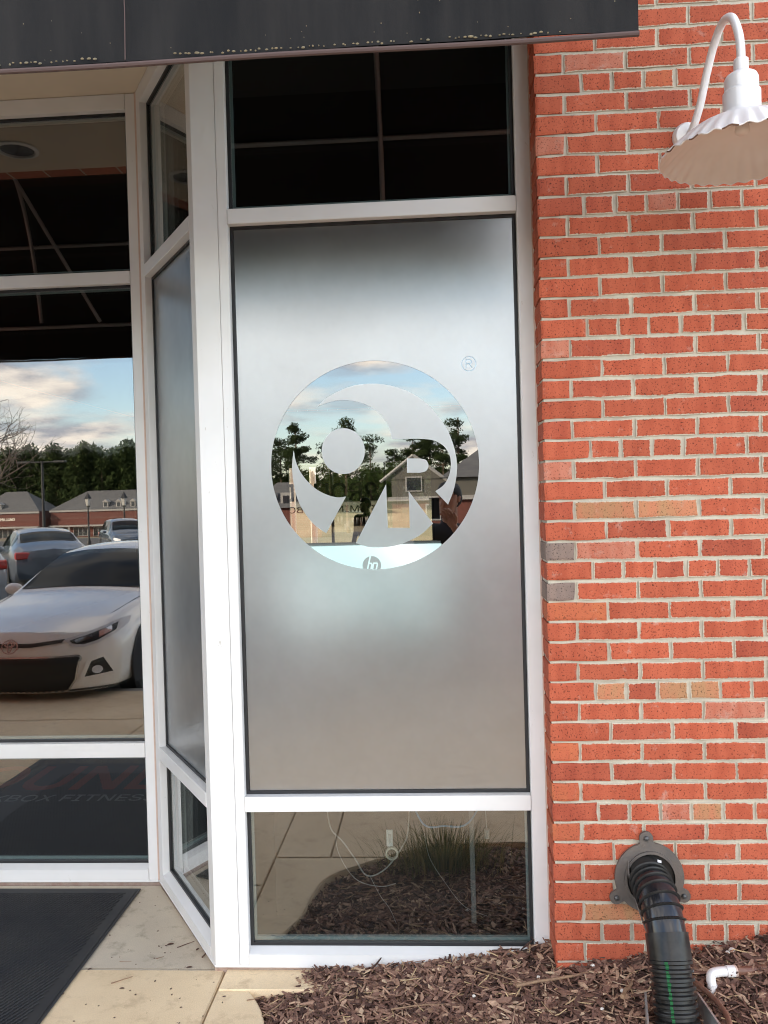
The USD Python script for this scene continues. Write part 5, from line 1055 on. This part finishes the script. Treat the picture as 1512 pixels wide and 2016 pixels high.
obj('brick_base', box(-3.4, 9.5, -68, -58, gz2 - 1.2, gz2 + 2.35), 'far_brick', hs); obj('gutter_band', box(-3.7, 9.8, -68.2, -57.7, gz2 + 2.35, gz2 + 2.65), 'trim_white', hs); obj('siding', box(-3.4, 9.5, -68, -58.02, gz2 + 2.65, gz2 + 3.95), 'siding_tan', hs)
g = extrude(Polygon([(-3.9, gz2 + 3.9), (0.3, gz2 + 3.9), (-1.8, gz2 + 5.5)]), 9.0); g.apply_transform(XZ); g.apply_translation([0, -57.95, 0]); obj('gable', g, 'siding_tan', hs)
for a, b in (((-4.2, 3.75), (-1.8, 5.62)), ((0.6, 3.75), (-1.8, 5.62))): obj('barge_board', tube([(a[0], -57.85, gz2 + a[1]), (b[0], -57.85, gz2 + b[1])], .13, 6), 'trim_white', hs)
obj('roof', hip(0.4, 9.5, -68, -58, gz2 + 3.95, gz2 + 6.4), 'roof_grey', hs); obj('chimney', box(6.3, 7.3, -64, -63, gz2 + 4.5, gz2 + 8.0), 'far_brick', hs)
w1 = obj('window', box(-1.0, 0.1, -58.0, -57.93, gz2 + .9, gz2 + 2.1), 'trim_white', hs); obj('pane', box(-.9, 0.0, -57.95, -57.91, gz2 + 1.0, gz2 + 2.0), 'far_glass', w1)
w1 = obj('window', box(-2.4, -1.2, -58.0, -57.93, gz2 + 3.0, gz2 + 4.1), 'trim_white', hs); obj('pane', box(-2.3, -1.3, -57.95, -57.91, gz2 + 3.1, gz2 + 4.0), 'far_glass', w1)
gz3 = float(ground_z(-80))
h2 = thing('brick_house', 'low dark brick house with two white dormers at the left rim of the emblem', 'house'); obj('wall', box(-19, -11.5, -88, -80, gz3 - .3, gz3 + 3.0), 'far_brick', h2); obj('roof', hip(-19, -11.5, -88, -80, gz3 + 3.0, gz3 + 5.6), 'roof_grey', h2)
for q in (-16.6, -15.0): d = obj('dormer', box(q - .55, q + .55, -82.5, -80.4, gz3 + 3.1, gz3 + 4.5), 'trim_white', h2); obj('dormer_window', box(q - .3, q + .3, -80.41, -80.36, gz3 + 3.35, gz3 + 4.2), 'far_glass', d)
def lantern(label, loc, h_):
    t = thing('street_lamp', label, 'lamp post', 'black lanterns on posts in the reflected lot', loc=loc)
    obj('post', lathe([(0, 0), (.16, 0), (.16, .3), (.07, .5), (.055, h_), (0, h_)], 12), 'post_black', t, smooth=40); obj('lantern_glass', lathe([(.14, h_ + .06), (.24, h_ + .62), (0, h_ + .62)], 6), 'lantern_glass', t); obj('lantern_cap', lathe([(.32, h_ + .62), (.1, h_ + .95), (.03, h_ + 1.1), (0, h_ + 1.1)], 6), 'post_black', t); obj('lantern_base', lathe([(0, h_ - .05), (.17, h_ - .02), (.17, h_ + .07), (0, h_ + .08)], 8), 'post_black', t)
lantern('left one of two black lantern posts before the brick shop row', (-27.2, -60, float(ground_z(-60))), 3.0); lantern('right one of two black lantern posts before the brick shop row', (-23.6, -58, float(ground_z(-58))), 2.9)
tl = thing('parking_light', 'tall black twin-arm parking lot light left in the reflection', 'lamp post', loc=(-28.4, -55, float(ground_z(-55))))
obj('post', tube([(0, 0, 0), (0, 0, 6.2)], [.12, .08], 10), 'post_black', tl, smooth=40); obj('arm', tube([(-1.2, 0, 6.15), (1.2, 0, 6.15)], .05, 8), 'post_black', tl)
for q in (-1.35, 1.35): obj('lamp_head', box(q - .4, q + .4, -.2, .2, 6.08, 6.25, .03), 'post_black', tl)
# behind the shop, seen through the rear window
hg = thing('hedge', 'leafy green thicket beyond the rear shop window', 'hedge'); cs = [(x, 37 + rng.uniform(-1, 1.5), 1.5 + rng.uniform(.3, 3.6)) for x in np.arange(-12, 8, .35)]; obj('foliage', leaf_cloud(cs, [rng.uniform(.6, 1.1) for _ in cs], 16000, .2, 1.0), 'needles_light', hg, tone=3); obj('inner_twigs', cat([xf(trimesh.creation.icosphere(2, 1.0), s=1.0, T=(x, 39, z + 1.6)) for x in np.arange(-14, 9, .9) for z in (.3, 1.5, 2.7, 3.7)]), 'needles_dark', hg, kind='stuff')  # solid dark lumps added behind the leaves to close bright gaps
for x, lb in ((-4.1, 'left pale post outside the rear window'), (-3.55, 'right pale post outside the rear window')): tag(obj('pale_post', tube([(x, 19.5, -.2), (x, 19.5, 2.6)], [.09, .085], 10), 'sign_cream', smooth=40), lb, 'post')
Yb = np.array([14.35, 20, 24, 29, 34, 40, 70.0]); Zb = np.array([-.04, -.02, .35, 1.0, 1.62, 1.75, 1.8]); Xb, Yb2 = np.meshgrid(np.linspace(-40, 40, 9), Yb)
obj('rear_ground', quad_grid(Xb, Yb2, np.repeat(Zb[:, None], 9, 1)), 'sand_ground', kind='structure', smooth=True)
